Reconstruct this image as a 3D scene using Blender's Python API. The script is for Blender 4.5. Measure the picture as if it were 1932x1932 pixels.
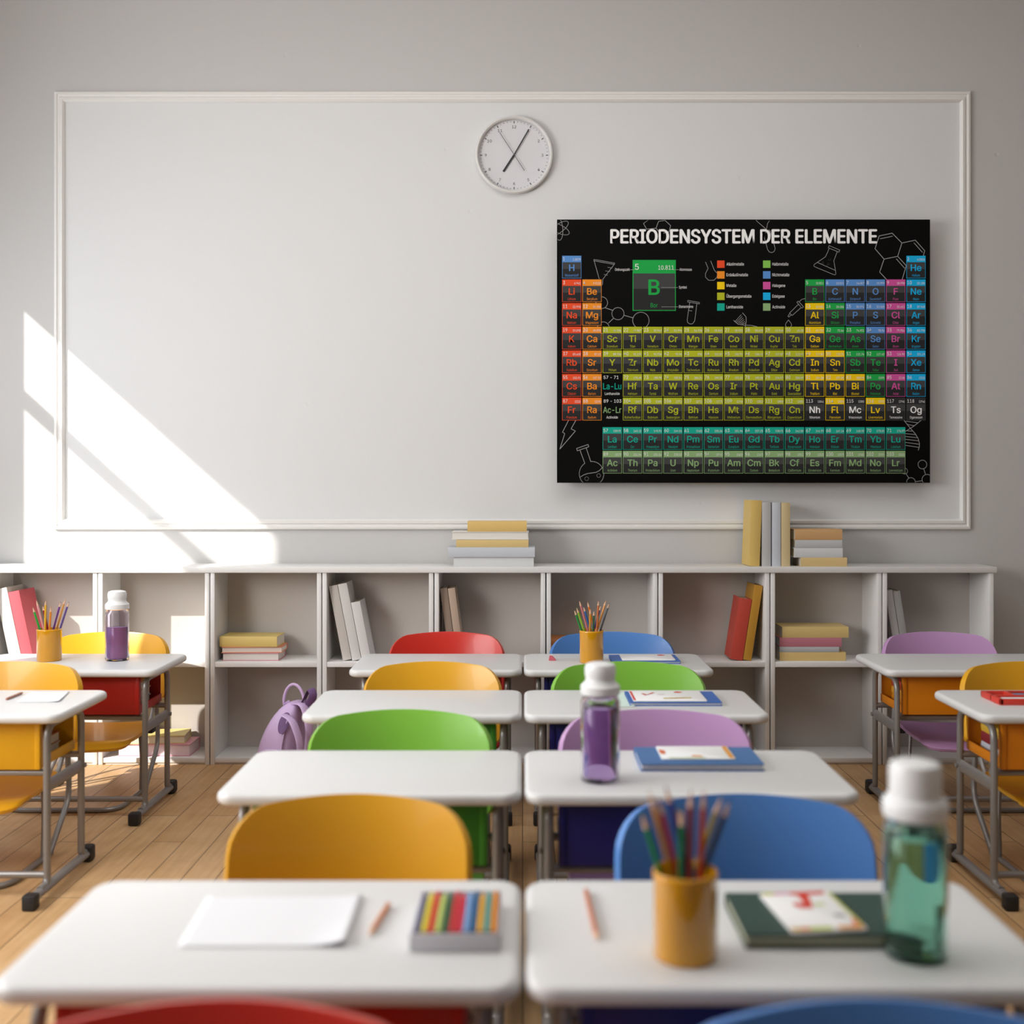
import bpy, bmesh, math, random
from mathutils import Vector, Matrix, Euler
random.seed(7)
for o in list(bpy.data.objects): bpy.data.objects.remove(o)
SC = bpy.context.scene
COL = SC.collection
PI = math.pi

# ------------------------------------------------------------------ camera
F, VX, VY, CH = 2100.0, 986.0, 920.0, 1.40       # focal length in pixels, vanishing point, camera height
cd = bpy.data.cameras.new('camera'); cam = bpy.data.objects.new('camera', cd); COL.objects.link(cam)
cam.location = (0, 0, CH); cam.rotation_euler = (PI/2, 0, 0)
cd.sensor_width = 36; cd.lens = 36*F/1932
cd.shift_x = -(VX-966)/1932; cd.shift_y = (VY-966)/1932
cd.clip_start = 0.05
cd.dof.use_dof = True; cd.dof.focus_distance = 5.5; cd.dof.aperture_fstop = 1.75
SC.camera = cam

# ------------------------------------------------------------------ world, sun, daylight, exposure
SC.view_settings.view_transform = 'Standard'; SC.view_settings.look = 'None'
SC.view_settings.gamma = 1; SC.view_settings.exposure = -0.06
SC.view_settings.use_curve_mapping = False
w = bpy.data.worlds.new('sky'); SC.world = w; w.use_nodes = True
bg = w.node_tree.nodes['Background']; bg.inputs[0].default_value = (.72, .84, 1, 1); bg.inputs[1].default_value = 2.0
sd = bpy.data.lights.new('sun', 'SUN'); sd.energy = 8.0; sd.angle = math.radians(.8); sd.color = (1, .95, .88)
sun = bpy.data.objects.new('sun', sd); COL.objects.link(sun)
sun.rotation_euler = Vector((1, .94, -.9)).to_track_quat('-Z', 'Y').to_euler(); sun.location = (-8, -4, 8)
def area(name, loc, aim, sx, sy, power, col=(1, 1, 1)):
    d = bpy.data.lights.new(name, 'AREA'); d.shape = 'RECTANGLE'; d.size = sx; d.size_y = sy; d.energy = power; d.color = col
    o = bpy.data.objects.new(name, d); COL.objects.link(o); o.location = loc
    o.rotation_euler = Vector(aim).to_track_quat('-Z', 'Z').to_euler()
    return o
area('window_fill_near', (-3.2, .35, 2.1), (1, .12, -.05), 1.5, 2.3, 24, (1, .99, .98))  # added soft lamp inside an unseen, blinded window
area('window_fill_middle', (-3.2, 2.45, 2.1), (1, .12, -.05), 1.5, 2.3, 140, (1, .99, .98))  # added soft lamp, main side light for the chair rows
area('daylight_window_far', (-3.22, 4.56, 1.95), (1, -.05, -.05), 1.4, 2.0, 13, (1, .99, .98))
area('ceiling_fill_light', (.6, 3.0, 4.30), (0, .001, -1), 4.0, 2.4, 58, (1, .99, .98))  # added overhead fill, stands for no actual lamp

# ------------------------------------------------------------------ helpers
def lin(c):
    if isinstance(c, str): c = [int(c[i:i+2], 16)/255 for i in (0, 2, 4)]
    return tuple((v/12.92 if v <= .04045 else ((v+.055)/1.055)**2.4) for v in c)
MATS = {}
def mat(name, col, rough=.5, metal=0., coat=0., trans=0., ior=1.45, spec=.5, noise=0., bump=0., nscale=20):
    if name in MATS: return MATS[name]
    m = bpy.data.materials.new(name); m.use_nodes = True
    nt = m.node_tree; b = nt.nodes['Principled BSDF']
    c = lin(col)
    b.inputs['Base Color'].default_value = (*c, 1); b.inputs['Roughness'].default_value = rough
    b.inputs['Metallic'].default_value = metal; b.inputs['Coat Weight'].default_value = coat
    b.inputs['Transmission Weight'].default_value = trans; b.inputs['IOR'].default_value = ior
    b.inputs['Specular IOR Level'].default_value = spec
    if noise or bump:
        tc = nt.nodes.new('ShaderNodeTexCoord'); n = nt.nodes.new('ShaderNodeTexNoise')
        n.inputs['Scale'].default_value = nscale; n.inputs['Detail'].default_value = 4
        nt.links.new(tc.outputs['Object'], n.inputs['Vector'])
        if noise:
            r = nt.nodes.new('ShaderNodeMixRGB'); r.inputs[1].default_value = (*[v*(1-noise) for v in c], 1)
            r.inputs[2].default_value = (*[min(1, v*(1+noise)) for v in c], 1)
            nt.links.new(n.outputs['Fac'], r.inputs[0]); nt.links.new(r.outputs[0], b.inputs['Base Color'])
        if bump:
            bp = nt.nodes.new('ShaderNodeBump'); bp.inputs['Strength'].default_value = bump; bp.inputs['Distance'].default_value = .01
            nt.links.new(n.outputs['Fac'], bp.inputs['Height']); nt.links.new(bp.outputs[0], b.inputs['Normal'])
    MATS[name] = m
    return m

def at(px, py, Y):                       # a point of the picture at distance Y
    return Vector(((px-VX)*Y/F, Y, CH-(py-VY)*Y/F))
def fx(px, Y): return (px-VX)*Y/F
def fz(py, Y): return CH-(py-VY)*Y/F

def link(o, parent=None, loc=None):
    COL.objects.link(o)
    if parent: o.parent = parent
    if loc is not None: o.location = loc
    return o
def empty(name, loc=(0, 0, 0), rot=(0, 0, 0)):
    o = bpy.data.objects.new(name, None); o.empty_display_size = .05; link(o); o.location = loc; o.rotation_euler = rot
    return o
def tag(o, label=None, cat=None, group=None, kind=None):
    if label: o['label'] = label
    if cat: o['category'] = cat
    if group: o['group'] = group
    if kind: o['kind'] = kind
    return o
def obj(name, bm, mats, parent=None, smooth=True, angle=35, label=None):
    me = bpy.data.meshes.new(name)
    bmesh.ops.recalc_face_normals(bm, faces=bm.faces[:])
    for f in bm.faces: f.smooth = smooth
    if smooth:
        lim = math.radians(angle)
        for e in bm.edges:
            if len(e.link_faces) == 2:
                try:
                    if e.calc_face_angle() > lim: e.smooth = False
                except ValueError: pass
    bm.to_mesh(me); bm.free()
    for m in (mats if isinstance(mats, (list, tuple)) else [mats]): me.materials.append(m)
    o = bpy.data.objects.new(name, me); link(o, parent)
    if label: o['label'] = label
    return o
def box(bm, x0, x1, y0, y1, z0, z1, bev=0., seg=2, mi=0, M=None):
    vs = [bm.verts.new((x, y, z)) for z in (z0, z1) for y in (y0, y1) for x in (x0, x1)]
    fs = [bm.faces.new([vs[i] for i in q]) for q in ((0, 2, 3, 1), (4, 5, 7, 6), (0, 1, 5, 4), (2, 6, 7, 3), (0, 4, 6, 2), (1, 3, 7, 5))]
    for f in fs: f.material_index = mi
    if M is not None: bmesh.ops.transform(bm, matrix=M, verts=vs)
    if bev:
        es = list({e for f in fs for e in f.edges})
        r = bmesh.ops.bevel(bm, geom=es, offset=bev, segments=seg, affect='EDGES', profile=.5)
        for f in r['faces']: f.material_index = mi
    return fs
def tube(bm, pts, r, seg=10, cap=True, mi=0, flat=None):
    """sweep a round (or flat=(a,b) elliptical) section along a polyline"""
    P = [Vector(p) for p in pts]; n = len(P); rings = []
    T = []
    for i in range(n):
        a = P[max(0, i-1)]; b = P[min(n-1, i+1)]
        T.append((b-a).normalized())
    up = Vector((0, 0, 1)) if abs(T[0].z) < .9 else Vector((1, 0, 0))
    N = (up - T[0]*up.dot(T[0])).normalized()
    for i in range(n):
        N = (N - T[i]*N.dot(T[i])).normalized(); B = T[i].cross(N)
        rr = r[i] if isinstance(r, (list, tuple)) else r
        ra, rb = (rr, rr) if flat is None else flat
        rings.append([bm.verts.new(P[i] + N*(math.cos(2*PI*k/seg)*ra) + B*(math.sin(2*PI*k/seg)*rb)) for k in range(seg)])
    for i in range(n-1):
        for k in range(seg):
            f = bm.faces.new((rings[i][k], rings[i][(k+1) % seg], rings[i+1][(k+1) % seg], rings[i+1][k])); f.material_index = mi
    if cap:
        for q in (rings[0][::-1], rings[-1]):
            f = bm.faces.new(q); f.material_index = mi
def bend(pts, rad, seg=6):
    """round the corners of a polyline"""
    P = [Vector(p) for p in pts]; out = [P[0]]
    for i in range(1, len(P)-1):
        a, b, c = P[i-1], P[i], P[i+1]
        d1 = (a-b); d2 = (c-b); l = min(rad, d1.length*.49, d2.length*.49)
        p, q = b+d1.normalized()*l, b+d2.normalized()*l
        for k in range(seg+1):
            t = k/seg; out.append(p*(1-t)**2 + b*2*t*(1-t) + q*t*t)
    out.append(P[-1])
    return out
def lathe(bm, prof, seg=32, mi=0, c=(0, 0, 0)):
    rings = []
    for r, z in prof:
        rings.append([bm.verts.new((c[0]+max(r, 1e-5)*math.cos(2*PI*k/seg), c[1]+max(r, 1e-5)*math.sin(2*PI*k/seg), c[2]+z)) for k in range(seg)])
    for i in range(len(rings)-1):
        for k in range(seg):
            f = bm.faces.new((rings[i][k], rings[i][(k+1) % seg], rings[i+1][(k+1) % seg], rings[i+1][k])); f.material_index = mi
    for q in (rings[0][::-1], rings[-1]):
        f = bm.faces.new(q); f.material_index = mi
def rrect(x0, x1, y0, y1, r, n=6):
    pts = []
    for cx, cy, a0 in ((x1-r, y1-r, 0), (x0+r, y1-r, 90), (x0+r, y0+r, 180), (x1-r, y0+r, 270)):
        for k in range(n+1):
            a = math.radians(a0+90*k/n); pts.append((cx+r*math.cos(a), cy+r*math.sin(a)))
    return pts
def slab(bm, x0, x1, y0, y1, z0, z1, r, edge, n=7, m=5, mi=0):
    """rounded rectangle plate with a bull-nosed edge"""
    rings = []
    h = (z1-z0)/2; e = min(edge, h)
    prof = []
    for k in range(m+1):
        a = -PI/2+PI/2*k/m; prof.append((e*(1-math.cos(a)), z0+e+e*math.sin(a)))
    for k in range(m+1):
        a = PI/2*k/m; prof.append((e*(1-math.cos(a)), z1-e+e*math.sin(a)))
    for ins, z in prof:
        rings.append([bm.verts.new((x, y, z)) for x, y in rrect(x0+ins, x1-ins, y0+ins, y1-ins, max(r-ins, .002), n)])
    L = len(rings[0])
    for i in range(len(rings)-1):
        for k in range(L):
            f = bm.faces.new((rings[i][k], rings[i][(k+1) % L], rings[i+1][(k+1) % L], rings[i+1][k])); f.material_index = mi
    for q in (rings[0][::-1], rings[-1]):
        f = bm.faces.new(q); f.material_index = mi
def copy_tree(o, parent=None):
    c = o.copy(); COL.objects.link(c)
    if parent: c.parent = parent
    for ch in list(o.children): copy_tree(ch, c)
    return c
def paint(o, m):
    o.material_slots[0].link = 'OBJECT'; o.material_slots[0].material = m

# ------------------------------------------------------------------ materials
def plaster(name, col):
    m = bpy.data.materials.new(name); m.use_nodes = True; nt = m.node_tree; b = nt.nodes['Principled BSDF']
    b.inputs['Base Color'].default_value = (*lin(col), 1); b.inputs['Roughness'].default_value = .75; b.inputs['Specular IOR Level'].default_value = .25
    tc = nt.nodes.new('ShaderNodeTexCoord')
    n1 = nt.nodes.new('ShaderNodeTexNoise'); n1.inputs['Scale'].default_value = 60; n1.inputs['Detail'].default_value = 6
    n2 = nt.nodes.new('ShaderNodeTexVoronoi'); n2.inputs['Scale'].default_value = 5; n2.inputs['Randomness'].default_value = 1
    r = nt.nodes.new('ShaderNodeValToRGB'); r.color_ramp.elements[0].position = .02; r.color_ramp.elements[1].position = .06
    ad = nt.nodes.new('ShaderNodeMath'); ad.operation = 'MULTIPLY_ADD'; ad.inputs[1].default_value = .35
    bp = nt.nodes.new('ShaderNodeBump'); bp.inputs['Strength'].default_value = .3; bp.inputs['Distance'].default_value = .006
    for n in (n1, n2): nt.links.new(tc.outputs['Object'], n.inputs['Vector'])
    nt.links.new(n2.outputs['Distance'], r.inputs[0]); nt.links.new(n1.outputs['Fac'], ad.inputs[0]); nt.links.new(r.outputs[0], ad.inputs[2])
    nt.links.new(ad.outputs[0], bp.inputs['Height']); nt.links.new(bp.outputs[0], b.inputs['Normal'])
    return m
def planks():
    m = bpy.data.materials.new('oak_planks'); m.use_nodes = True; nt = m.node_tree; b = nt.nodes['Principled BSDF']; L = nt.links.new
    tc = nt.nodes.new('ShaderNodeTexCoord'); sx = nt.nodes.new('ShaderNodeSeparateXYZ'); cx = nt.nodes.new('ShaderNodeCombineXYZ')
    L(tc.outputs['Object'], sx.inputs[0]); L(sx.outputs['Y'], cx.inputs['X']); L(sx.outputs['X'], cx.inputs['Y'])
    br = nt.nodes.new('ShaderNodeTexBrick'); br.offset = .37; br.offset_frequency = 3
    br.inputs['Scale'].default_value = 1; br.inputs['Brick Width'].default_value = .95; br.inputs['Row Height'].default_value = .122
    br.inputs['Mortar Size'].default_value = .0016; br.inputs['Mortar Smooth'].default_value = .1; br.inputs['Bias'].default_value = 0
    br.inputs['Color1'].default_value = (*lin('dcbb90'), 1); br.inputs['Color2'].default_value = (*lin('caa477'), 1)
    br.inputs['Mortar'].default_value = (*lin('46301f'), 1)
    L(cx.outputs[0], br.inputs['Vector'])
    mp = nt.nodes.new('ShaderNodeMapping'); mp.inputs['Scale'].default_value = (2.2, 30, 1); L(cx.outputs[0], mp.inputs['Vector'])
    n = nt.nodes.new('ShaderNodeTexNoise'); n.inputs['Scale'].default_value = 1.6; n.inputs['Detail'].default_value = 6; n.inputs['Roughness'].default_value = .6
    L(mp.outputs[0], n.inputs['Vector'])
    n2 = nt.nodes.new('ShaderNodeTexNoise'); n2.inputs['Scale'].default_value = 7; n2.inputs['Detail'].default_value = 3; L(cx.outputs[0], n2.inputs['Vector'])
    rp = nt.nodes.new('ShaderNodeValToRGB'); rp.color_ramp.elements[0].position = .3; rp.color_ramp.elements[1].position = .72
    rp.color_ramp.elements[0].color = (.78, .70, .60, 1); rp.color_ramp.elements[1].color = (1.05, 1.03, 1, 1); L(n.outputs['Fac'], rp.inputs[0])
    r2 = nt.nodes.new('ShaderNodeValToRGB'); r2.color_ramp.elements[0].position = .3; r2.color_ramp.elements[1].position = .65
    r2.color_ramp.elements[0].color = (.86, .80, .72, 1); r2.color_ramp.elements[1].color = (1, 1, 1, 1); L(n2.outputs['Fac'], r2.inputs[0])
    m1 = nt.nodes.new('ShaderNodeMixRGB'); m1.blend_type = 'MULTIPLY'; m1.inputs[0].default_value = .75; L(br.outputs['Color'], m1.inputs[1]); L(rp.outputs[0], m1.inputs[2])
    m2 = nt.nodes.new('ShaderNodeMixRGB'); m2.blend_type = 'MULTIPLY'; m2.inputs[0].default_value = .8; L(m1.outputs[0], m2.inputs[1]); L(r2.outputs[0], m2.inputs[2])
    L(m2.outputs[0], b.inputs['Base Color']); b.inputs['Roughness'].default_value = .42; b.inputs['Specular IOR Level'].default_value = .4
    bp = nt.nodes.new('ShaderNodeBump'); bp.inputs['Strength'].default_value = .5; bp.inputs['Distance'].default_value = .004; bp.invert = True
    L(br.outputs['Fac'], bp.inputs['Height']); L(bp.outputs[0], b.inputs['Normal'])
    return m
M_WALLD = plaster('low_bounce_plaster', '7c7976'); M_WALL = plaster('grey_plaster', 'c5c4c3'); M_PANEL = plaster('white_plaster', 'dbdcdd')  # first one: unseen front and right walls, darkened to cut bounce light
M_CEIL = mat('ceiling_white', 'ecebe8', .8)
M_TRIM = mat('white_trim', 'e6e5e2', .45)
M_SHELF = mat('white_shelf_board', 'e4e3e1', .45)
M_TOP = mat('white_laminate', 'd9dadb', .38, coat=.08, noise=.015, nscale=3)
M_STEEL = mat('grey_painted_steel', '918e8c', .34, metal=.35)
M_BLACK = mat('black_rubber', '2a2a2c', .55)
M_WHITEP = mat('white_plastic', 'eceef0', .35)
M_PAPER = mat('white_paper', 'e6e7ec', .75)
M_CREAM = mat('book_pages', 'ddd6c6', .8, noise=.05, nscale=160)
CH_COL = dict(red='d03024', yellow='e6aa26', green='80be42', blue='5286cc', lilac='c298c8')
M_CH = {k: mat('plastic_'+k, v, .34, coat=.12) for k, v in CH_COL.items()}
TR_COL = dict(red='b02018', orange='dd8414', yellow='e2a818', green='3f8a2c', navy='1e1f6e')
M_TR = {k: mat('tray_'+k, v, .4) for k, v in TR_COL.items()}

# ------------------------------------------------------------------ the setting
WX0, WX1, WY0, WY1, WH = -3.3, 5.2, -1.7, 5.90, 4.40
def struct(name, bm, m, parent=None, smooth=False):
    o = obj(name, bm, m, parent, smooth)
    if not parent: o['kind'] = 'structure'
    return o
bm = bmesh.new(); box(bm, WX0-.2, WX1+.2, WY0-.2, WY1+.2, -.1, 0); struct('floor', bm, planks())
bm = bmesh.new(); box(bm, WX0-.2, WX1+.2, WY0-.2, WY1+.2, WH, WH+.1); struct('ceiling', bm, M_CEIL)
bm = bmesh.new(); box(bm, WX0-.2, WX1+.2, WY1, WY1+.2, 0, WH); struct('wall_back', bm, M_WALL)
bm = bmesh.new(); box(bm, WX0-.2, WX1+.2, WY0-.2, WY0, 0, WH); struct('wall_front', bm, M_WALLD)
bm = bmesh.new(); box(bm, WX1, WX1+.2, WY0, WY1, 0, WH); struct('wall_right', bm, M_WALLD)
WIN = [(-.4, 1.1, .9, 3.25), (1.7, 3.2, .9, 3.25), (3.84, 5.28, .9, 3.11)]      # openings in the left wall, first two added for soft light: y0, y1, z0, z1
bm = bmesh.new(); ys = WY0
for y0, y1, z0, z1 in WIN:
    box(bm, WX0-.2, WX0, ys, y0, 0, WH); box(bm, WX0-.2, WX0, y0, y1, 0, z0); box(bm, WX0-.2, WX0, y0, y1, z1, WH); ys = y1
box(bm, WX0-.2, WX0, ys, WY1, 0, WH)
struct('wall_left', bm, M_WALL)
M_BLIND = bpy.data.materials.new('sun_block_white'); M_BLIND.use_nodes = True
_b = M_BLIND.node_tree.nodes['Principled BSDF']; _b.inputs['Base Color'].default_value = (.85, .85, .83, 1); _b.inputs['Roughness'].default_value = .9
M_PANE = bpy.data.materials.new('window_pane'); M_PANE.use_nodes = True; _nt = M_PANE.node_tree
_nt.nodes.remove(_nt.nodes['Principled BSDF'])
_t = _nt.nodes.new('ShaderNodeBsdfTransparent'); _g = _nt.nodes.new('ShaderNodeBsdfGlossy'); _g.inputs['Roughness'].default_value = .02
_x = _nt.nodes.new('ShaderNodeMixShader'); _x.inputs[0].default_value = .06
_nt.links.new(_t.outputs[0], _x.inputs[1]); _nt.links.new(_g.outputs[0], _x.inputs[2]); _nt.links.new(_x.outputs[0], _nt.nodes['Material Output'].inputs[0])
for i, (y0, y1, z0, z1) in enumerate(WIN):
    t = .05; X0, X1 = WX0-.15, WX0-.09
    bm = bmesh.new()
    box(bm, X0, X1, y0, y0+t, z0, z1); box(bm, X0, X1, y1-t, y1, z0, z1); box(bm, X0, X1, y0+t, y1-t, z0, z0+t); box(bm, X0, X1, y0+t, y1-t, z1-t, z1)
    box(bm, X0, X1, y0+t, y1-t, z1-.57, z1-.52)
    wn = struct('window_%d' % (i+1), bm, M_TRIM)
    bm = bmesh.new(); box(bm, WX0-.125, WX0-.121, y0+t, y1-t, z0+t, z1-t); struct('window_pane', bm, M_PANE, wn)
    bm = bmesh.new(); box(bm, WX0-.09, WX0+.06, y0-.03, y1+.03, z0-.03, z0); struct('window_sill', bm, M_TRIM, wn)
    if i < 2:
        bm = bmesh.new(); box(bm, WX0-.07, WX0-.066, y0+.01, y1-.01, z0+.005, z1-.01); struct('sun_block_blind', bm, M_BLIND, wn)  # unseen blind added to keep direct sun out of this opening
bm = bmesh.new(); box(bm, WX0, WX1, WY1-.018, WY1, 0, .09, .004); struct('baseboard_back', bm, M_TRIM)
bm = bmesh.new(); box(bm, WX1-.018, WX1, WY0, WY1-.018, 0, .09, .004); struct('baseboard_right', bm, M_TRIM)
bm = bmesh.new(); box(bm, WX0, WX0+.018, WY0, WY1-.018, 0, .09, .004); struct('baseboard_left', bm, M_TRIM)
# framed white wall field with a stepped moulding
PX0, PX1, PZ0, PZ1 = fx(104, 5.9), fx(1830, 5.9), fz(999, 5.9), fz(174, 5.9)
bm = bmesh.new()
def ring(bm, off, d0, d1, y_out):
    """moulding profile step mitred round the field; offsets inward"""
    a = [(PX0+d0, PZ0+d0), (PX1-d0, PZ0+d0), (PX1-d0, PZ1-d0), (PX0+d0, PZ1-d0)]
    b = [(PX0+d1, PZ0+d1), (PX1-d1, PZ0+d1), (PX1-d1, PZ1-d1), (PX0+d1, PZ1-d1)]
    return a, b
prof = [(0, 0), (0, -.014), (.006, -.020), (.016, -.022), (.020, -.016), (.028, -.014), (.034, -.022), (.046, -.024), (.052, -.016), (.056, -.006), (.056, -.002)]
rings = []
for d, y in prof:
    rings.append([bm.verts.new((x, WY1+y, z)) for x, z in ((PX0+d, PZ0+d), (PX1-d, PZ0+d), (PX1-d, PZ1-d), (PX0+d, PZ1-d))])
for i in range(len(rings)-1):
    for k in range(4): bm.faces.new((rings[i][k], rings[i][(k+1) % 4], rings[i+1][(k+1) % 4], rings[i+1][k]))
tr = struct('trim_1', bm, M_TRIM)
bm = bmesh.new(); box(bm, PX0+.05, PX1-.05, WY1-.003, WY1-.0005, PZ0+.05, PZ1-.05); struct('wall_field', bm, M_PANEL, tr)

# ------------------------------------------------------------------ bookshelf: nine open units under one continuous top
SY0, SY1 = 5.62, 5.88; STOP = 1.0; UW = .566; SXR = 2.385
NU = 10
unit_desc = ['half hidden at the left end of the row', 'behind the yellow chair of the far left desk', 'holding a short stack behind the lilac backpack',
             'with three leaning white books', 'with two leaning beige books behind the red chair', 'behind the blue chair and pencil cup',
             'with a red and an ochre book leaning right', 'with a yellow and pink book stack', 'at the right end with two leaning grey books']
UX = [SXR-UW*(k+1) for k in range(NU)][::-1]      # left side of each unit
proto_unit = None
for k in range(NU):
    if proto_unit is None:
        r = proto_unit = empty('shelf_unit')
        t = .022
        for s in (0, UW-.006-t):
            bm = bmesh.new(); box(bm, s, s+t, SY0, SY1, .0, STOP-.03, .002); obj('side_panel', bm, M_SHELF, r)
        x0, x1 = t, UW-.006-t
        bm = bmesh.new(); box(bm, x0, x1, SY1-.008, SY1, .032, STOP-.03); obj('back_panel', bm, mat('shaded_shelf_back', 'bfb9b3', .55), r)  # white board in truth; the cell's shade is put into its colour
        bm = bmesh.new(); box(bm, x0, x1, SY0+.004, SY1-.008, .010, .034, .002); obj('bottom_board', bm, M_SHELF, r)
        bm = bmesh.new(); box(bm, x0, x1, SY0+.002, SY1-.008, .493, .519, .002); obj('shelf_board', bm, M_SHELF, r)
        bm = bmesh.new(); box(bm, x0, x1, SY0+.012, SY0+.024, 0, .010); obj('plinth', bm, M_SHELF, r)
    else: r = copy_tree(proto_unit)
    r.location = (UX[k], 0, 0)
    tag(r, 'white open bookshelf unit ' + (unit_desc[k-1] if k else 'beyond the left edge, partly out of sight'), 'bookshelf', 'white shelf units along the back wall')
bm = bmesh.new(); box(bm, UX[0]-.01, SXR+.008, SY0-.008, WY1-.03, STOP-.03, STOP, .003)
tag(obj('worktop', bm, M_SHELF), 'long white top board running over the whole row of shelf units', 'worktop')
SZ = .5190   # top of the middle boards
BZ = .0340   # top of the bottom boards

# ------------------------------------------------------------------ books
def book(label, L, D, T, col, loc, rot=(0, 0, 0), spine=True, pages=None, group=None, name='book', R=None, cover2=None):
    """a hardback lying flat: L along x (spine direction), D along y, T along z; spine faces -y when spine is true"""
    r = empty(name)
    if R is not None:
        r.rotation_euler = R.to_euler()
    else: r.rotation_euler = rot
    r.location = loc
    m = mat('cover_'+col, col, .5); c = .003; s = -1 if spine else 1
    bm = bmesh.new()
    # one wrapped cover: board, spine, board
    yS = s*D/2; yF = -s*D/2
    pr = [(yF, 0), (yS-s*c*.6, 0), (yS, T*.15), (yS+s*.0015, T*.5), (yS, T*.85), (yS-s*c*.6, T), (yF, T), (yF, T-c), (yS-s*c*1.6, T-c), (yS-s*c*1.2, T*.5), (yS-s*c*1.6, c), (yF, c)]
    a = [bm.verts.new((-L/2, y, z)) for y, z in pr]; b = [bm.verts.new((L/2, y, z)) for y, z in pr]; n = len(pr)
    for k in range(n): bm.faces.new((a[k], a[(k+1) % n], b[(k+1) % n], b[k]))
    for q in ((a, 1), (b, 0)):
        v = q[0]
        for tri in ((0, 1, 10, 11), (1, 2, 9, 10), (2, 3, 9), (3, 4, 9), (4, 5, 8, 9), (5, 6, 7, 8)):
            bm.faces.new([v[i] for i in tri])
    o = obj('cover', bm, m, r)
    bm = bmesh.new(); y0, y1 = sorted((yS-s*c*1.8, yF+s*.004)); box(bm, -L/2+.004, L/2-.004, y0, y1, c, T-c)
    obj('pages', bm, mat('pages_'+(pages or 'ddd6c6'), pages or 'ddd6c6', .8), r)
    return tag(r, label, 'book', group)
def stand(label, x, zb, y, H, T, D, col, lean=0, spine=True, pages=None, group=None):
    """a book standing upright; x is the lower corner it stands on (right corner for lean>0, left corner otherwise)"""
    a = math.radians(lean)
    R = Matrix.Rotation(-PI/2+a, 3, 'Y')
    corner = Vector((-H/2, 0, 0 if lean > 0 else T))
    loc = Vector((x, y, zb)) - R @ corner
    return book(label, H, D, T, col, loc, R=R, spine=spine, pages=pages, group=group)
def lean_left(unit, items, group, zb=None):
    """books leaning left on the left side of a unit: label, H, T, D, colour, lean"""
    xs = UX[unit]+.022+.003
    for k, (lab, H, T, D, col, a) in enumerate(items):
        ar = math.radians(a)
        if k == 0: x = xs+H*math.sin(ar)
        stand(lab, x, SZ+.0005, YS+D/2, H, T, D, col, -a, True, None, group)
        x += T/math.cos(ar)+.0025
def lean_right(unit, items, group):
    xs = UX[unit]+UW-.006-.022-.003
    for k, (lab, H, T, D, col, a) in enumerate(items):
        ar = math.radians(a)
        if k == 0: x = xs-H*math.sin(ar)
        stand(lab, x, SZ+.0005, YS+D/2, H, T, D, col, a, True, None, group)
        x -= T/math.cos(ar)+.0025
YS = 5.66
def stack(items, zb, group):
    """items from the bottom up: label, px0, px1, thickness, colour, spine?, depth, y of front, rotz"""
    z = zb+.0004
    for lab, p0, p1, T, col, sp, D, yf, rz, pg in items:
        x0, x1 = fx(p0, yf), fx(p1, yf)
        book(lab, x1-x0, D, T, col, ((x0+x1)/2, yf+D/2, z), (0, 0, math.radians(rz)), sp, pg, group)
        z += T+.0004
    return z
YF = 5.64
g = 'books in the stack on the shelf top behind the red chair'
stack([('pale grey book at the bottom of the tall stack on the shelf top', 856, 1007, .048, 'd3d5d6', True, .19, YF, 0, None),
       ('wide blue-grey book second from bottom of the tall shelf top stack', 845, 1009, .049, 'c6cbd2', True, .20, YF-.01, 0, None),
       ('mustard book in the middle of the tall stack on the shelf top', 861, 997, .038, 'd8bd80', True, .18, YF, 0, None),
       ('white book just under the topmost in the tall shelf top stack', 852, 998, .040, 'dcd9d4', False, .18, YF, 0, 'e4e0d8'),
       ('small mustard book on top of the tall stack on the shelf top', 882, 994, .052, 'dcbb74', True, .15, YF, 0, None)], STOP, g)
g = 'upright books on the shelf top below the poster'
zt = STOP
stand('ochre book leaning at the left of the upright row under the poster', fx(1434.3, YF), zt, YF+.11, .335, .054, .19, 'd3b468', 2.2, True, None, g)
stand('mid grey upright book second from left under the poster', fx(1439, YF), zt, YF+.11, .327, .045, .19, 'b9b9b9', 0, True, None, g)
stand('pale blue-grey upright book third in the row under the poster', fx(1458, YF), zt, YF+.11, .325, .044, .19, 'c3c8d0', 0, True, None, g)
stand('beige upright book at the right end of the row under the poster', fx(1475.5, YF), zt, YF+.11, .323, .045, .19, 'cbb78d', 0, True, None, g)
g = 'books in the low stack on the shelf top beside the upright row'
stack([('mustard book at the bottom of the low stack under the poster corner', 1511, 1598, .045, 'd6bb84', True, .18, YF, 0, None),
       ('white book second from bottom of the low stack under the poster corner', 1499, 1590, .047, 'd0d2d4', True, .18, YF, 0, None),
       ('grey book second from top of the low stack under the poster corner', 1501, 1589, .041, 'bcbec0', True, .18, YF, 0, None),
       ('tan book with pinkish cover on top of the low stack under the poster corner', 1500, 1589, .054, 'c9a070', True, .17, YF, 0, None)], STOP, g)
YS = 5.66
g = 'books in the short stack above the lilac backpack'
stack([('pink covered book at the bottom of the stack above the backpack', 419, 526, .040, 'd38a98', False, .17, YS, 0, 'd8d2cc'),
       ('coral edged book in the middle of the stack above the backpack', 417, 531, .030, 'd98a66', False, .16, YS, 2, 'ddd2c8'),
       ('yellow book on top of the stack above the backpack', 415, 524, .052, 'dcc274', True, .17, YS, -2, None)], SZ, g)
g = 'white books leaning beside the red chair'
lean_left(4, [('beige white book leaning against the shelf side left of the red chair', .385, .044, .18, 'cbc6c0', 10.8), ('white book in the middle of the leaning white trio', .395, .046, .18, 'd6d5d3', 10.8),
              ('short white book at the right of the leaning white trio', .300, .046, .18, 'dad9d8', 10.8)], g)
g = 'beige books leaning behind the red chair'
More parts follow.
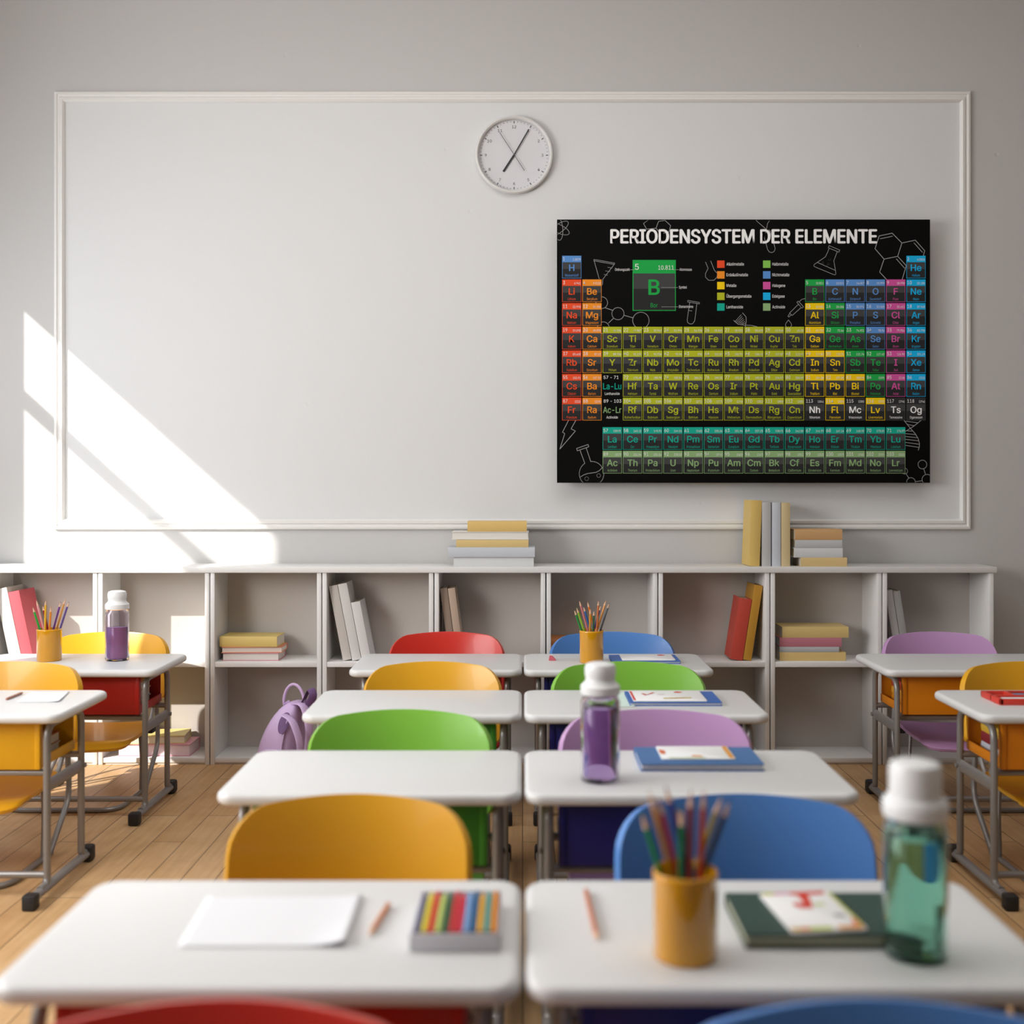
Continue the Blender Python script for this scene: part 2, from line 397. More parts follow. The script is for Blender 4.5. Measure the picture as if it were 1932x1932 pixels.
lean_left(5, [('brownish grey book leaning on the shelf side behind the red chair', .37, .036, .17, 'a08f80', 7.5), ('beige book leaning second from the shelf side behind the red chair', .37, .036, .17, 'c0ab98', 7.5)], g)
g = 'books stacked low behind the far blue chair'
stack([('pink book under an orange one behind the far blue chair', 1040, 1122, .075, 'dca2a0', True, .17, YS+.03, 0, None),
       ('orange book on the pink one behind the far blue chair', 1040, 1124, .030, 'd48a50', True, .17, YS+.03, 0, None)], SZ, g)
g = 'books leaning right in the shelf below the poster'
lean_right(7, [('tall ochre book leaning on the right shelf side', .385, .042, .19, 'b8862e', 8.8), ('red book leaning against the ochre one in the shelf', .315, .062, .17, 'c0483a', 8.8)], g)
g = 'books in the yellow and pink stack on the right'
stack([('yellow book at the bottom of the yellow and pink stack', 1471, 1596, .043, 'd8bb7c', True, .19, YS, 0, None),
       ('thin grey book between the bottom yellow one and the pink one', 1471, 1583, .027, 'b8babd', True, .16, YS, 0, None),
       ('pink book below the topmost of the yellow and pink stack', 1471, 1588, .046, 'c07a88', True, .17, YS, 0, 'c8c8cc'),
       ('yellow book lying on top of the yellow and pink stack', 1476, 1601, .055, 'd9bf80', True, .18, YS, 0, None)], SZ, g)
g = 'grey books leaning behind the lilac chair on the right'
lean_left(9, [('light grey book leaning on the shelf side behind the right lilac chair', .36, .036, .17, 'c4c4c2', 9), ('darker grey book leaning beside a lighter one behind the right lilac chair', .355, .036, .17, 'a6a6a4', 9)], g)
g = 'books leaning in the shelf at the far left'
lean_left(1, [('white book leaning left in the shelf at the far left', .37, .06, .18, 'd8d4d0', 12), ('pale red book leaning beside the white one at the far left', .355, .055, .18, 'd0606a', 12)], g)
g = 'books lying on the bottom board at the left'
stack([('pink book lying on the bottom shelf board at the left', 222, 358, .060, 'dd9aac', False, .18, 5.66, 0, 'ecd4da'),
       ('cream and yellow book lying on the pink one at the left', 240, 344, .040, 'e0cf86', False, .17, 5.67, 6, 'e8e2c8')], BZ, g)

# ------------------------------------------------------------------ wall clock
cc = at(970, 294, 5.897)
r = tag(empty('wall_clock', cc), 'round white wall clock with thin dark hands on the back wall', 'clock')
R0 = .205
def disc_y(bm, prof, seg=56, mi=0):
    """lathe about the y axis: (radius, y)"""
    rings = [[bm.verts.new((rr*math.cos(2*PI*k/seg), y, rr*math.sin(2*PI*k/seg))) for k in range(seg)] for rr, y in prof]
    for i in range(len(rings)-1):
        for k in range(seg): bm.faces.new((rings[i][k], rings[i][(k+1) % seg], rings[i+1][(k+1) % seg], rings[i+1][k])).material_index = mi
    return rings
bm = bmesh.new(); disc_y(bm, [(R0-.012, 0), (R0, -.004), (R0+.002, -.022), (R0-.003, -.034), (R0-.010, -.036), (R0-.016, -.030), (R0-.018, -.012)])
obj('rim', bm, mat('clock_rim', 'd9d8d6', .3), r)
bm = bmesh.new(); rg = disc_y(bm, [(R0-.017, -.010), (.001, -.0105)]); bm.faces.new(rg[1]); obj('dial', bm, mat('clock_face', 'd6d6da', .6), r)
def hand(name, ang, l, tail, wd, y, m):
    bm = bmesh.new(); box(bm, -wd/2, wd/2, y-.0015, y, -tail, l); bmesh.ops.rotate(bm, verts=bm.verts, cent=(0, 0, 0), matrix=Matrix.Rotation(math.radians(ang), 3, 'Y'))
    obj(name, bm, m, r, False)
M_HAND = mat('clock_hand', '2b2a30', .5)
hand('hour_hand', 213, .105, 0, .010, -.015, M_HAND)
hand('minute_hand', 30, .155, .02, .006, -.018, M_HAND)
hand('second_hand', 327, .14, .10, .003, -.021, mat('clock_second', '55555a', .5))

# ------------------------------------------------------------------ lettering
_tc = {}
try: FONT = bpy.data.fonts.load(bpy.utils.system_resource('DATAFILES', path='fonts')+'/Inter.woff2')     # a face that comes with Blender
except Exception: FONT = None
def glyphs(s, bold=0.):
    """triangulated outline of a string in the built-in font, normalised to cap height 1"""
    k = (s, bold)
    if k in _tc: return _tc[k]
    cu = bpy.data.curves.new('t', 'FONT'); cu.body = s; cu.size = 1; cu.resolution_u = 4;  cu.fill_mode = 'FRONT'
    if FONT: cu.font = FONT
    ob = bpy.data.objects.new('t', cu); COL.objects.link(ob)
    dg = bpy.context.evaluated_depsgraph_get(); dg.update()
    me = bpy.data.meshes.new_from_object(ob.evaluated_get(dg))
    V = [(v.co.x, v.co.y) for v in me.vertices]; P = [tuple(p.vertices) for p in me.polygons]
    bpy.data.objects.remove(ob); bpy.data.curves.remove(cu); bpy.data.meshes.remove(me)
    _tc[k] = (V, P); return V, P
_H = glyphs('H'); CAP = max(v[1] for v in _H[0])-min(v[1] for v in _H[0])
def text(bm, s, x, y, cap, to3, mi, align='c', bold=0., sx=1., fit=None, maxw=None):
    """x,y: baseline point in a 2-D frame with y up; to3 maps it to 3-D; bold thickens the strokes (share of the cap height)"""
    if bold:
        d = bold*cap
        for k, (ax, ay) in enumerate(((-d, 0), (d, 0), (0, d*.6), (0, -d*.6))):
            text(bm, s, x+ax, y+ay, cap, lambda a, b, k=k: (lambda v: (v[0], v[1]-.00012*k, v[2]))(to3(a, b)), mi, align, 0, sx, fit, maxw)
        return
    V, P = glyphs(s)
    if not V: return
    k = cap/CAP; x0 = min(v[0] for v in V)*k; x1 = max(v[0] for v in V)*k; wdt = x1-x0
    if fit: sx = fit/wdt
    if maxw and wdt*sx > maxw: sx = maxw/wdt
    o = {'c': -(x0+x1)/2*sx, 'l': -x0*sx, 'r': -x1*sx}[align]
    vs = [bm.verts.new(to3(x+o+vx*k*sx, y+vy*k)) for vx, vy in V]
    for p in P:
        try: bm.faces.new([vs[i] for i in p]).material_index = mi
        except ValueError: pass
bm = bmesh.new()
for h in range(1, 13):
    a = math.radians(30*h); rr = .150
    text(bm, str(h), rr*math.sin(a), rr*math.cos(a)-.0075, .015, lambda x, y: (x, -.0112, y), 0)
for q in range(60):
    a = math.radians(6*q); l = .012 if q % 5 == 0 else .006; wq = .0022 if q % 5 == 0 else .001
    s, c = math.sin(a), math.cos(a); p = [(.180, -wq), (.180, wq), (.180-l, wq), (.180-l, -wq)]
    bm.faces.new([bm.verts.new((d*s+e*c, -.0112, d*c-e*s)) for d, e in p])
obj('dial_markings', bm, mat('clock_ink', '4a4a50', .6), r, False)

# ------------------------------------------------------------------ periodic table poster
PY = 5.800; pk = PY/F
pc = at(1403, 662.5, PY)
poster = tag(empty('poster', pc), 'black periodic table poster board hanging on the white wall field', 'poster')
def pp(px, py, lay): return ((px-1403)*pk, -lay*.0004, -(py-662.5)*pk)
bm = bmesh.new(); box(bm, -352*pk, 352*pk, .0, .022, -248.5*pk, 248.5*pk, .0015, 1)
obj('panel', bm, mat('poster_black', '040404', .6, spec=.12), poster, False)
bm = bmesh.new(); box(bm, -290*pk, 290*pk, .022, WY1-.0035-PY, -190*pk, 190*pk); obj('shadow_spacer', bm, mat('spacer_wood', '6a6258', .7), poster, False)  # added spacer, holds the panel off the wall to deepen its shadow
PC = dict(white='f4f4f4', alk='e8502a', erd='f0922a', met='f6d014', ueb='b4bb28', lan='18aa94', halb='22a84c', nicht='5c92d4', halo='d2559f', edel='1ab2ea', act='8caf78', none='303032', leg='86c456', cell='2b2b2c', cellt='454546', line='a8a8a8')
PK = list(PC); PMI = {k: i for i, k in enumerate(PK)}
PMATS = [mat('print_'+k, PC[k], .6, spec=.15) for k in PK]
bm = bmesh.new()
def prect(x0, y0, x1, y1, lay, c):
    bm.faces.new([bm.verts.new(pp(x, y, lay)) for x, y in ((x0, y1), (x1, y1), (x1, y0), (x0, y0))]).material_index = PMI[c]
def ptext(s, x, y, cap, c, lay=5, **kw):
    text(bm, s, x, -y, cap, lambda a, b: pp(a, -b, lay), PMI[c], **kw)
def pline(pts, wd=1.0, c='line', lay=1, closed=False):
    P = [Vector(p) for p in pts]
    if closed: P.append(P[0])
    for i in range(len(P)-1):
        a, b = P[i], P[i+1]; d = b-a
        if d.length < 1e-6: continue
        d.normalize(); n = Vector((-d.y, d.x))*wd/2; e = d*wd*.3
        q = [a-e+n, b+e+n, b+e-n, a-e-n]
        q = [Vector((min(max(v.x, 1052), 1754), min(max(v.y, 415), 910))) for v in q]
        bm.faces.new([bm.verts.new(pp(v.x, v.y, lay)) for v in q]).material_index = PMI[c]
def pcirc(x, y, rr, wd=1.0, c='line', n=28, a0=0, a1=360):
    pline([(x+rr*math.cos(math.radians(a0+(a1-a0)*k/n)), y+rr*math.sin(math.radians(a0+(a1-a0)*k/n))) for k in range(n+1)], wd, c)
EL = '''1 H Wasserstoff 1.0079 nicht 1 1;2 He Helium 4.0026 edel 1 18;3 Li Lithium 6.941 alk 2 1;4 Be Beryllium 9.0122 erd 2 2;5 B Bor 10.811 halb 2 13;6 C Kohlenstoff 12.011 nicht 2 14;7 N Stickstoff 14.007 nicht 2 15;8 O Sauerstoff 15.999 nicht 2 16;9 F Fluor 18.998 halo 2 17;10 Ne Neon 20.180 edel 2 18;11 Na Natrium 22.990 alk 3 1;12 Mg Magnesium 24.305 erd 3 2;13 Al Aluminium 26.982 met 3 13;14 Si Silicium 28.086 halb 3 14;15 P Phosphor 30.974 nicht 3 15;16 S Schwefel 32.065 nicht 3 16;17 Cl Chlor 35.453 halo 3 17;18 Ar Argon 39.948 edel 3 18;19 K Kalium 39.098 alk 4 1;20 Ca Calcium 40.078 erd 4 2;21 Sc Scandium 44.956 ueb 4 3;22 Ti Titan 47.867 ueb 4 4;23 V Vanadium 50.942 ueb 4 5;24 Cr Chrom 51.996 ueb 4 6;25 Mn Mangan 54.938 ueb 4 7;26 Fe Eisen 55.845 ueb 4 8;27 Co Kobalt 58.933 ueb 4 9;28 Ni Nickel 58.693 ueb 4 10;29 Cu Kupfer 63.546 ueb 4 11;30 Zn Zink 65.38 ueb 4 12;31 Ga Gallium 69.723 met 4 13;32 Ge Germanium 72.64 halb 4 14;33 As Arsen 74.922 halb 4 15;34 Se Selen 78.96 nicht 4 16;35 Br Brom 79.904 halo 4 17;36 Kr Krypton 83.798 edel 4 18;37 Rb Rubidium 85.468 alk 5 1;38 Sr Strontium 87.62 erd 5 2;39 Y Yttrium 88.906 ueb 5 3;40 Zr Zirkonium 91.224 ueb 5 4;41 Nb Niob 92.906 ueb 5 5;42 Mo Molybdän 95.96 ueb 5 6;43 Tc Technetium (98) ueb 5 7;44 Ru Ruthenium 101.07 ueb 5 8;45 Rh Rhodium 102.91 ueb 5 9;46 Pd Palladium 106.42 ueb 5 10;47 Ag Silber 107.87 ueb 5 11;48 Cd Cadmium 112.41 ueb 5 12;49 In Indium 114.82 met 5 13;50 Sn Zinn 118.71 met 5 14;51 Sb Antimon 121.76 halb 5 15;52 Te Tellur 127.60 halb 5 16;53 I Iod 126.90 halo 5 17;54 Xe Xenon 131.29 edel 5 18;55 Cs Cäsium 132.91 alk 6 1;56 Ba Barium 137.33 erd 6 2;72 Hf Hafnium 178.49 ueb 6 4;73 Ta Tantal 180.95 ueb 6 5;74 W Wolfram 183.84 ueb 6 6;75 Re Rhenium 186.21 ueb 6 7;76 Os Osmium 190.23 ueb 6 8;77 Ir Iridium 192.22 ueb 6 9;78 Pt Platin 195.08 ueb 6 10;79 Au Gold 196.97 ueb 6 11;80 Hg Quecksilber 200.59 ueb 6 12;81 Tl Thallium 204.38 met 6 13;82 Pb Blei 207.20 met 6 14;83 Bi Bismut 208.98 met 6 15;84 Po Polonium (209) halb 6 16;85 At Astat (210) halo 6 17;86 Rn Radon (222) edel 6 18;87 Fr Francium (223) alk 7 1;88 Ra Radium (226) erd 7 2;104 Rf Rutherfordium (267) ueb 7 4;105 Db Dubnium (268) ueb 7 5;106 Sg Seaborgium (271) ueb 7 6;107 Bh Bohrium (272) ueb 7 7;108 Hs Hassium (277) ueb 7 8;109 Mt Meitnerium (276) ueb 7 9;110 Ds Darmstadtium (281) ueb 7 10;111 Rg Röntgenium (280) ueb 7 11;112 Cn Copernicium (285) ueb 7 12;113 Nh Nihonium (284) none 7 13;114 Fl Flerovium (289) met 7 14;115 Mc Moscovium (288) none 7 15;116 Lv Livermorium (293) met 7 16;117 Ts Tennessine (294) none 7 17;118 Og Oganesson (294) none 7 18'''
LAN = 'La Lanthan 138.91;Ce Cer 140.12;Pr Praseodym 140.91;Nd Neodym 144.24;Pm Promethium (145);Sm Samarium 150.36;Eu Europium 151.96;Gd Gadolinium 157.25;Tb Terbium 158.93;Dy Dysprosium 162.50;Ho Holmium 164.93;Er Erbium 167.26;Tm Thulium 168.93;Yb Ytterbium 173.05;Lu Lutetium 174.97'
ACT = 'Ac Actinium (227);Th Thorium 232.04;Pa Protactinium 231.04;U Uran 238.03;Np Neptunium (237);Pu Plutonium (244);Am Americium (243);Cm Curium (247);Bk Berkelium (247);Cf Californium (251);Es Einsteinium (252);Fm Fermium (257);Md Mendelevium (258);No Nobelium (259);Lr Lawrencium (262)'
def cell(n, sym, name, mass, c, x, y):
    w_, h_ = 36.2, 42.6
    prect(x, y, x+w_, y+h_, 2, c if c != 'none' else 'cellt')
    prect(x+.8, y+12.2, x+w_-.8, y+25, 3, 'cellt'); prect(x+.8, y+25, x+w_-.8, y+h_-.8, 3, 'cell')
    if c == 'none': prect(x+.8, y+.8, x+w_-.8, y+12.2, 3, 'none')
    ptext(n, x+1.8, y+9.2, 6.2, 'white', align='l', sx=.85)
    ptext(mass, x+w_-1.6, y+9.2, 4.2, 'white', align='r', sx=.75)
    tc = 'white' if c == 'none' else c
    ptext(sym, x+w_/2, y+28.6, 12.0, tc, bold=.035, maxw=31)
    ptext(name, x+w_/2, y+39.2, 4.6, tc, sx=.72, maxw=33)
CX0, CPX, CY0, CPY = 1060.6, 38.2, 482.6, 44.65
for e in EL.split(';'):
    n, sym, name, mass, c, rw, cl = e.split()
    cell(n, sym, name, mass, c, CX0+(int(cl)-1)*CPX, CY0+(int(rw)-1)*CPY)
for i, e in enumerate(LAN.split(';')): cell(str(57+i), *e.split(), 'lan', CX0+(2+i)*CPX, 806)
for i, e in enumerate(ACT.split(';')): cell(str(89+i), *e.split(), 'act', CX0+(2+i)*CPX, 850.6)
for rw, n, sym, name, c in ((6, '57 - 71', 'La-Lu', 'Lanthanoide', 'lan'), (7, '89 - 103', 'Ac-Lr', 'Actinoide', 'act')):
    x, y = CX0+2*CPX, CY0+(rw-1)*CPY
    ptext(n, x+1.8, y+9.2, 6.0, 'white', align='l', sx=.95); ptext(sym, x+18, y+28.6, 11.4, c, bold=.02, fit=34); ptext(name, x+18, y+39.2, 4.8, 'white', sx=.75)
ptext('PERIODENSYSTEM DER ELEMENTE', 1403, 458.8, 25.5, 'white', bold=.05, fit=501)
for i, (l, c) in enumerate((('Alkalimetalle', 'alk'), ('Erdalkalimetalle', 'erd'), ('Metalle', 'met'), ('Übergangsmetalle', 'ueb'), ('Lanthanoide', 'lan'))):
    y = 491.5+i*20.2; prect(1353, y, 1367, y+14, 2, c); ptext(l, 1370.5, y+9.6, 5.6, 'white', align='l', sx=.72)
for i, (l, c) in enumerate((('Halbmetalle', 'leg'), ('Nichtmetalle', 'nicht'), ('Halogene', 'halo'), ('Edelgase', 'edel'), ('Actinoide', 'act'))):
    y = 491.5+i*20.2; prect(1439.5, y, 1453.5, y+14, 2, c); ptext(l, 1457, y+9.6, 5.6, 'white', align='l', sx=.72)
# the large explained cell
prect(1193.5, 490.5, 1275, 586.5, 2, 'halb'); prect(1195, 516, 1273.5, 545, 3, 'cellt'); prect(1195, 545, 1273.5, 585, 3, 'cell')
ptext('5', 1198, 509, 11, 'white', align='l'); ptext('10.811', 1271, 509, 8, 'white', align='r', sx=.8)
ptext('B', 1234, 556, 28, 'halb', bold=.035); ptext('Bor', 1234, 580, 8, 'halb', sx=.8)
for s, x, y, al, xa, xb in (('Ordnungszahl', 1188, 511, 'r', 1189, 1198), ('Atommasse', 1282, 511, 'l', 1271, 1281), ('Symbol', 1281, 544.5, 'l', 1248, 1279), ('Elementname', 1281, 581, 'l', 1248, 1279)):
    ptext(s, x, y, 5, 'white', align=al, sx=.62); pline([(xa, y-2), (xb, y-2)], .6, 'line', 5)
def A(l): return [(1040+x/5.084, 400+y/5.084) for x, y in l]
def B(l): return [(1400+x/5.084, 400+y/5.084) for x, y in l]
def C(l): return [(1040+x/5.084, 640+y/5.084) for x, y in l]
def D(l): return [(1400+x/5.084, 640+y/5.084) for x, y in l]
# doodles
pline(B([(1315, 230), (1440, 203), (1533, 297), (1493, 425), (1362, 452), (1275, 352)]), 1.1, closed=True)
pline(B([(1533, 297), (1662, 270), (1752, 372), (1715, 505), (1575, 515), (1493, 425)]), 1.1)
pline(B([(1362, 452), (1320, 577), (1410, 672), (1535, 650), (1575, 515)]), 1.1)
for l in ([(1325, 257), (1443, 232)], [(1650, 297), (1730, 387)], [(1480, 450), (1558, 538)]): pline(B(l), 1)
pline(B([(835, 322), (937, 365), (928, 385), (827, 343)]), .8, closed=True)
pline(B([(838, 345), (800, 430), (690, 505), (690, 520), (700, 527), (885, 603), (897, 600), (900, 590), (895, 555), (880, 468), (912, 383)]), .8)
pline(B([(720, 482), (895, 560)]), .8)
for x, y in B([(838, 455), (775, 487), (827, 500)]): pcirc(x, y, 1.8, .7)
pline(B([(525, 865), (540, 855), (590, 910), (575, 922)]), .8, closed=True); pline(B([(540, 885), (455, 970), (482, 992), (568, 915)]), .8, closed=True)
pline(B([(460, 972), (440, 998), (448, 1008), (474, 985)]), .8); pline(B([(548, 862), (572, 838), (605, 830)]), .8)
pline(B([(445, 1035), (420, 1070), (415, 1085), (425, 1103), (465, 1103), (476, 1085), (470, 1068), (445, 1035)]), .8)
pline(C([(165, 780), (108, 892), (130, 905), (82, 1055), (232, 880), (190, 860), (235, 780)]), 1)
pline(C([(243, 1048), (353, 1010), (360, 1032), (250, 1070)]), 1, closed=True)
pline(C([(275, 1062), (322, 1190)]), 1); pline(C([(335, 1042), (380, 1175)]), 1)
x, y = C([(387, 1290)])[0]; pcirc(x, y, 23.2, 1, a0=-92, a1=123); pcirc(x, y, 23.2, 1, a0=128, a1=236)
pline(C([(280, 1322), (310, 1302), (350, 1288), (430, 1277), (465, 1258), (490, 1230)]), 1)
for x, y in C([(340, 1338), (455, 1308)]): pcirc(x, y, 3.5, 1)
pline(D([(1555, 780), (1610, 850), (1660, 905), (1690, 955), (1702, 1000), (1700, 1035), (1690, 1065)]), 1); pline(D([(1715, 780), (1640, 840), (1565, 885)]), 1)
for l in ([(1570, 787), (1690, 802)], [(1590, 818), (1650, 830)], [(1570, 877), (1630, 882)], [(1568, 905), (1662, 915)], [(1568, 933), (1682, 945)], [(1568, 960), (1695, 975)], [(1568, 990), (1702, 1008)], [(1568, 1018), (1698, 1038)]): pline(D(l), .9)
for l, rr in (((1730, 1202), 8.2), ((1775, 1345), 9.5), ((1620, 1370), 8.2), ((1560, 1265), 5.4)):
    x, y = D([l])[0]; pcirc(x, y, rr, 1)
for l in ([(1742, 1243), (1760, 1298)], [(1660, 1366), (1726, 1358)], [(1574, 1292), (1600, 1332)]): pline(D(l), 1)
pline(A([(1310, 848), (1422, 868), (1420, 882), (1308, 862)]), .8, closed=True)
pline(A([(1328, 868), (1304, 1035), (1308, 1060), (1330, 1074), (1355, 1072), (1376, 1045), (1397, 880)]), .8); pline(A([(1322, 945), (1350, 949)]), .8)
for l, rr in (((640, 975), 11.5), ((860, 1040), 15.5), ((485, 870), 11), ((500, 1110), 11)):
    x, y = A([l])[0]; pcirc(x, y, rr, 1)
for l in ([(697, 990), (782, 1015)], [(520, 920), (595, 945)], [(550, 1065), (600, 1017)]): pline(A(l), 1)
pline(A([(410, 455), (608, 490), (605, 503), (408, 468)]), .8, closed=True); pline(A([(412, 470), (460, 640)]), .8); pline(A([(602, 505), (495, 645), (490, 700)]), .8)
for l in ([(540, 530), (585, 538)], [(520, 565), (565, 572)], [(505, 600), (540, 606)]): pline(A(l), .6)
pline(A([(885, 110), (930, 70)]), .9); pline(A([(885, 110), (915, 165), (1005, 155), (1030, 90), (1090, 80), (1145, 130), (1130, 190), (1050, 210), (1005, 155)]), .9)
for a in (25, 85, 145):
    x, y = A([(70, 160)])[0]; ca, sa = math.cos(math.radians(a)), math.sin(math.radians(a))
    pline([(x+22*math.cos(t)*ca-8*math.sin(t)*sa, y+22*math.cos(t)*sa+8*math.sin(t)*ca) for t in [2*PI*k/36 for k in range(37)]], .9)
pline(B([(190, 195), (262, 172), (268, 184), (196, 208)]), .8, closed=True); pline(B([(203, 205), (245, 360), (262, 384), (285, 390), (308, 378), (318, 350), (270, 182)]), .8)
pline(B([(232, 165), (150, 95), (135, 80)]), .8); pline(B([(235, 160), (245, 110), (262, 85)]), .8)
for l in ((1520, 1490), ): pass
x0, y0 = A([(1490, 500)])[0]; pline(A([(1480, 480), (1505, 540), (1480, 590), (1480, 625), (1510, 655), (1560, 655), (1590, 625), (1595, 590), (1565, 560), (1530, 470)]), .8)
# helix fragment between the tables
hx = [(1770+14*k/10*17, 0) for k in range(11)]
pline(A([(1835, 968), (1868, 1005), (1870, 1050), (1862, 1098)]), .9); pline(A([(1750, 1040), (1790, 1075), (1850, 1085), (1920, 1088), (1975, 1100)]), .9)
for k in range(6): pline(A([(1760+14*k, 1055+4*k), (1822+9*k, 985+16*k)]), .7)
obj('print', bm, PMATS, poster, False)

# ------------------------------------------------------------------ desks
DZ = .63
def desk(label, X0, X1, Y0, tray, group='white school desks', D=.48):
    """tabletop from X0..X1, front edge (towards the camera) at Y0"""
    r = tag(empty('school_desk', ((X0+X1)/2, Y0+D/2, 0)), label, 'desk', group)
    hw = (X1-X0)/2; hd = D/2
    bm = bmesh.new(); slab(bm, -hw, hw, -hd, hd, DZ-.032, DZ, .050, .014); obj('tabletop', bm, M_TOP, r, angle=50)
    li = hw-.062; yn, yf = -hd+.055, hd-.13; zt = DZ-.047; tr_ = .0125
    for s in (-1, 1):
        x = s*li
        ym = (yn+yf)/2
        bm = bmesh.new(); tube(bm, bend([(x, yn-.06, .040), (x, yn, .040), (x, yn, zt), (x, ym, zt)], .055), tr_, 12); obj('leg', bm, M_STEEL, r)
        bm = bmesh.new(); tube(bm, bend([(x, yf+.05, .040), (x, yf, .040), (x, yf, zt), (x, ym+.002, zt)], .055), tr_, 12); obj('leg', bm, M_STEEL, r)
        bm = bmesh.new(); tube(bm, [(x, yn-.115, .032), (x, yf+.06, .032)], .015, 12, flat=(.015, .018)); f = obj('foot', bm, M_STEEL, r)
        bm = bmesh.new()
        box(bm, x-.023, x+.023, yn-.150, yn-.105, 0, .052, .008)
        obj('foot_cap', bm, M_BLACK, f)
        bm = bmesh.new()
        box(bm, x-.022, x+.022, yf+.035, yf+.090, 0, .060, .012)
        obj('foot_cap', bm, M_BLACK, f)
        bm = bmesh.new(); tube(bm, [(x, yn, .375), (x, yf, .375)], .01, 12, flat=(.024, .008)); obj('side_rail', bm, M_STEEL, r)
        bm = bmesh.new(); tube(bm, [(x-s*.012, yf-.0, .375), (x+s*.018, yf, .375)], .009, 10); obj('rail_bolt', bm, M_STEEL, r)
    bm = bmesh.new(); tube(bm, [(-li, yn+.03, .415), (li, yn+.03, .415)], .012, 12); obj('tray_bar', bm, M_STEEL, r)
    bm = bmesh.new(); tube(bm, [(-li, yf, .415), (li, yf, .415)], .012, 12); obj('tray_bar', bm, M_STEEL, r)
    bm = bmesh.new(); tube(bm, [(-li, yn, .072), (li, yn, .072)], .012, 12); obj('floor_bar', bm, M_STEEL, r)
    # open book tray hung under the top: front and back wall, floor, low side lips
    t = .006; tx = li-.035; y0, y1, z0, z1 = yn+.005, yf+.02, .430, DZ-.036
    bm = bmesh.new()
    box(bm, -tx, tx, y0, y0+t, z0, z1, .002); box(bm, -tx, tx, y1-t, y1, z0, z1-.03, .002); box(bm, -tx, tx, y0+t, y1-t, z0, z0+t)
    for s in (-1, 1):
        box(bm, s*tx-.004, s*tx+.004, y0, y1, z0, z0+.035, .002)
        box(bm, s*tx-.010, s*tx+.010, y0-.004, y0+.022, z0, z1, .004)
    obj('tray', bm, M_TR[tray], r, label=tray+' plastic book tray under the tabletop')
    return r
# rows, counted from the camera: front edge, left desk outer edge, right desk outer edge
ROWS = [(1.712, -.832, .858), (2.793, -.778, .857), (3.765, -.755, .843), (4.692, -.738, .812)]
RN = ['nearest', 'second', 'third', 'farthest']
LT = ['red', 'green', 'green', 'red']; RT = ['navy', 'navy', 'navy', 'navy']
LL = ['white desk nearest the camera left of the aisle gap, with paper and crayons',
      'white desk in front of the left green chair, left of the centre gap, second row',
      'white desk in front of the small yellow chair, left of the centre gap, third row',
      'white desk in front of the red chair by the shelf, left of the centre gap']
RL = ['white desk nearest the camera carrying the pencil cup and green bottle',
      'white desk carrying the purple bottle, in front of the lilac chair',
      'white desk with an open picture folder, in front of the small green chair',
      'white desk with a far pencil cup, in front of the far blue chair']
for i, (y, xl, xr) in enumerate(ROWS):
    desk(LL[i], xl, -.003, y, LT[i]); desk(RL[i], .005, xr, y, RT[i])
SIDE = {}
SIDE['l4'] = desk('white desk at the far left carrying a cup and a bottle', -2.42, -1.548, 4.692, 'red')
SIDE['l3'] = desk('white desk at the left edge carrying a sheet of paper, cut by the frame', -2.50, -1.570, 3.765, 'yellow')
SIDE['r4'] = desk('white empty desk at the far right in front of the lilac chair', 1.535, 2.42, 4.692, 'orange')
SIDE['r3'] = desk('white desk at the right edge with a red pencil tray on it', 1.556, 2.50, 3.765, 'orange')
def tray_book(label, x, y, z, L, D, T, col, g, pages=None, rz=0):
    book(label, L, D, T, col, (x, y, z), (0, 0, math.radians(90+rz)), False, pages, g)
TZ = .4365
for key, s, cols in (('l4', 1, [('d8d6d4', 'white'), ('b8bcc4', 'grey white'), ('d87818', 'orange')]), ('l3', 1, [('e4e0d6', 'white'), ('b06020', 'brown')]),
                     ('r4', -1, [('d98a18', 'orange'), ('e0a030', 'amber'), ('b83a28', 'red')]), ('r3', -1, [('c8ccd4', 'pale grey'), ('8c2c34', 'maroon'), ('e2b840', 'yellow')])):
    d = SIDE[key]; z = TZ
    where = {'l4': 'far left desk', 'l3': 'desk at the left edge', 'r4': 'far right desk', 'r3': 'desk at the right edge'}[key]
    hw = {'l4': .436, 'l3': .465, 'r4': .4425, 'r3': .472}[key]
    for c, nm in cols:
        tray_book('%s book lying in the tray under the %s' % (nm, where), d.location.x+s*(hw-.062-.035-.015-.10), d.location.y-.03, z, .22, .17, .036, c, 'books in the desk trays')
        z += .0365

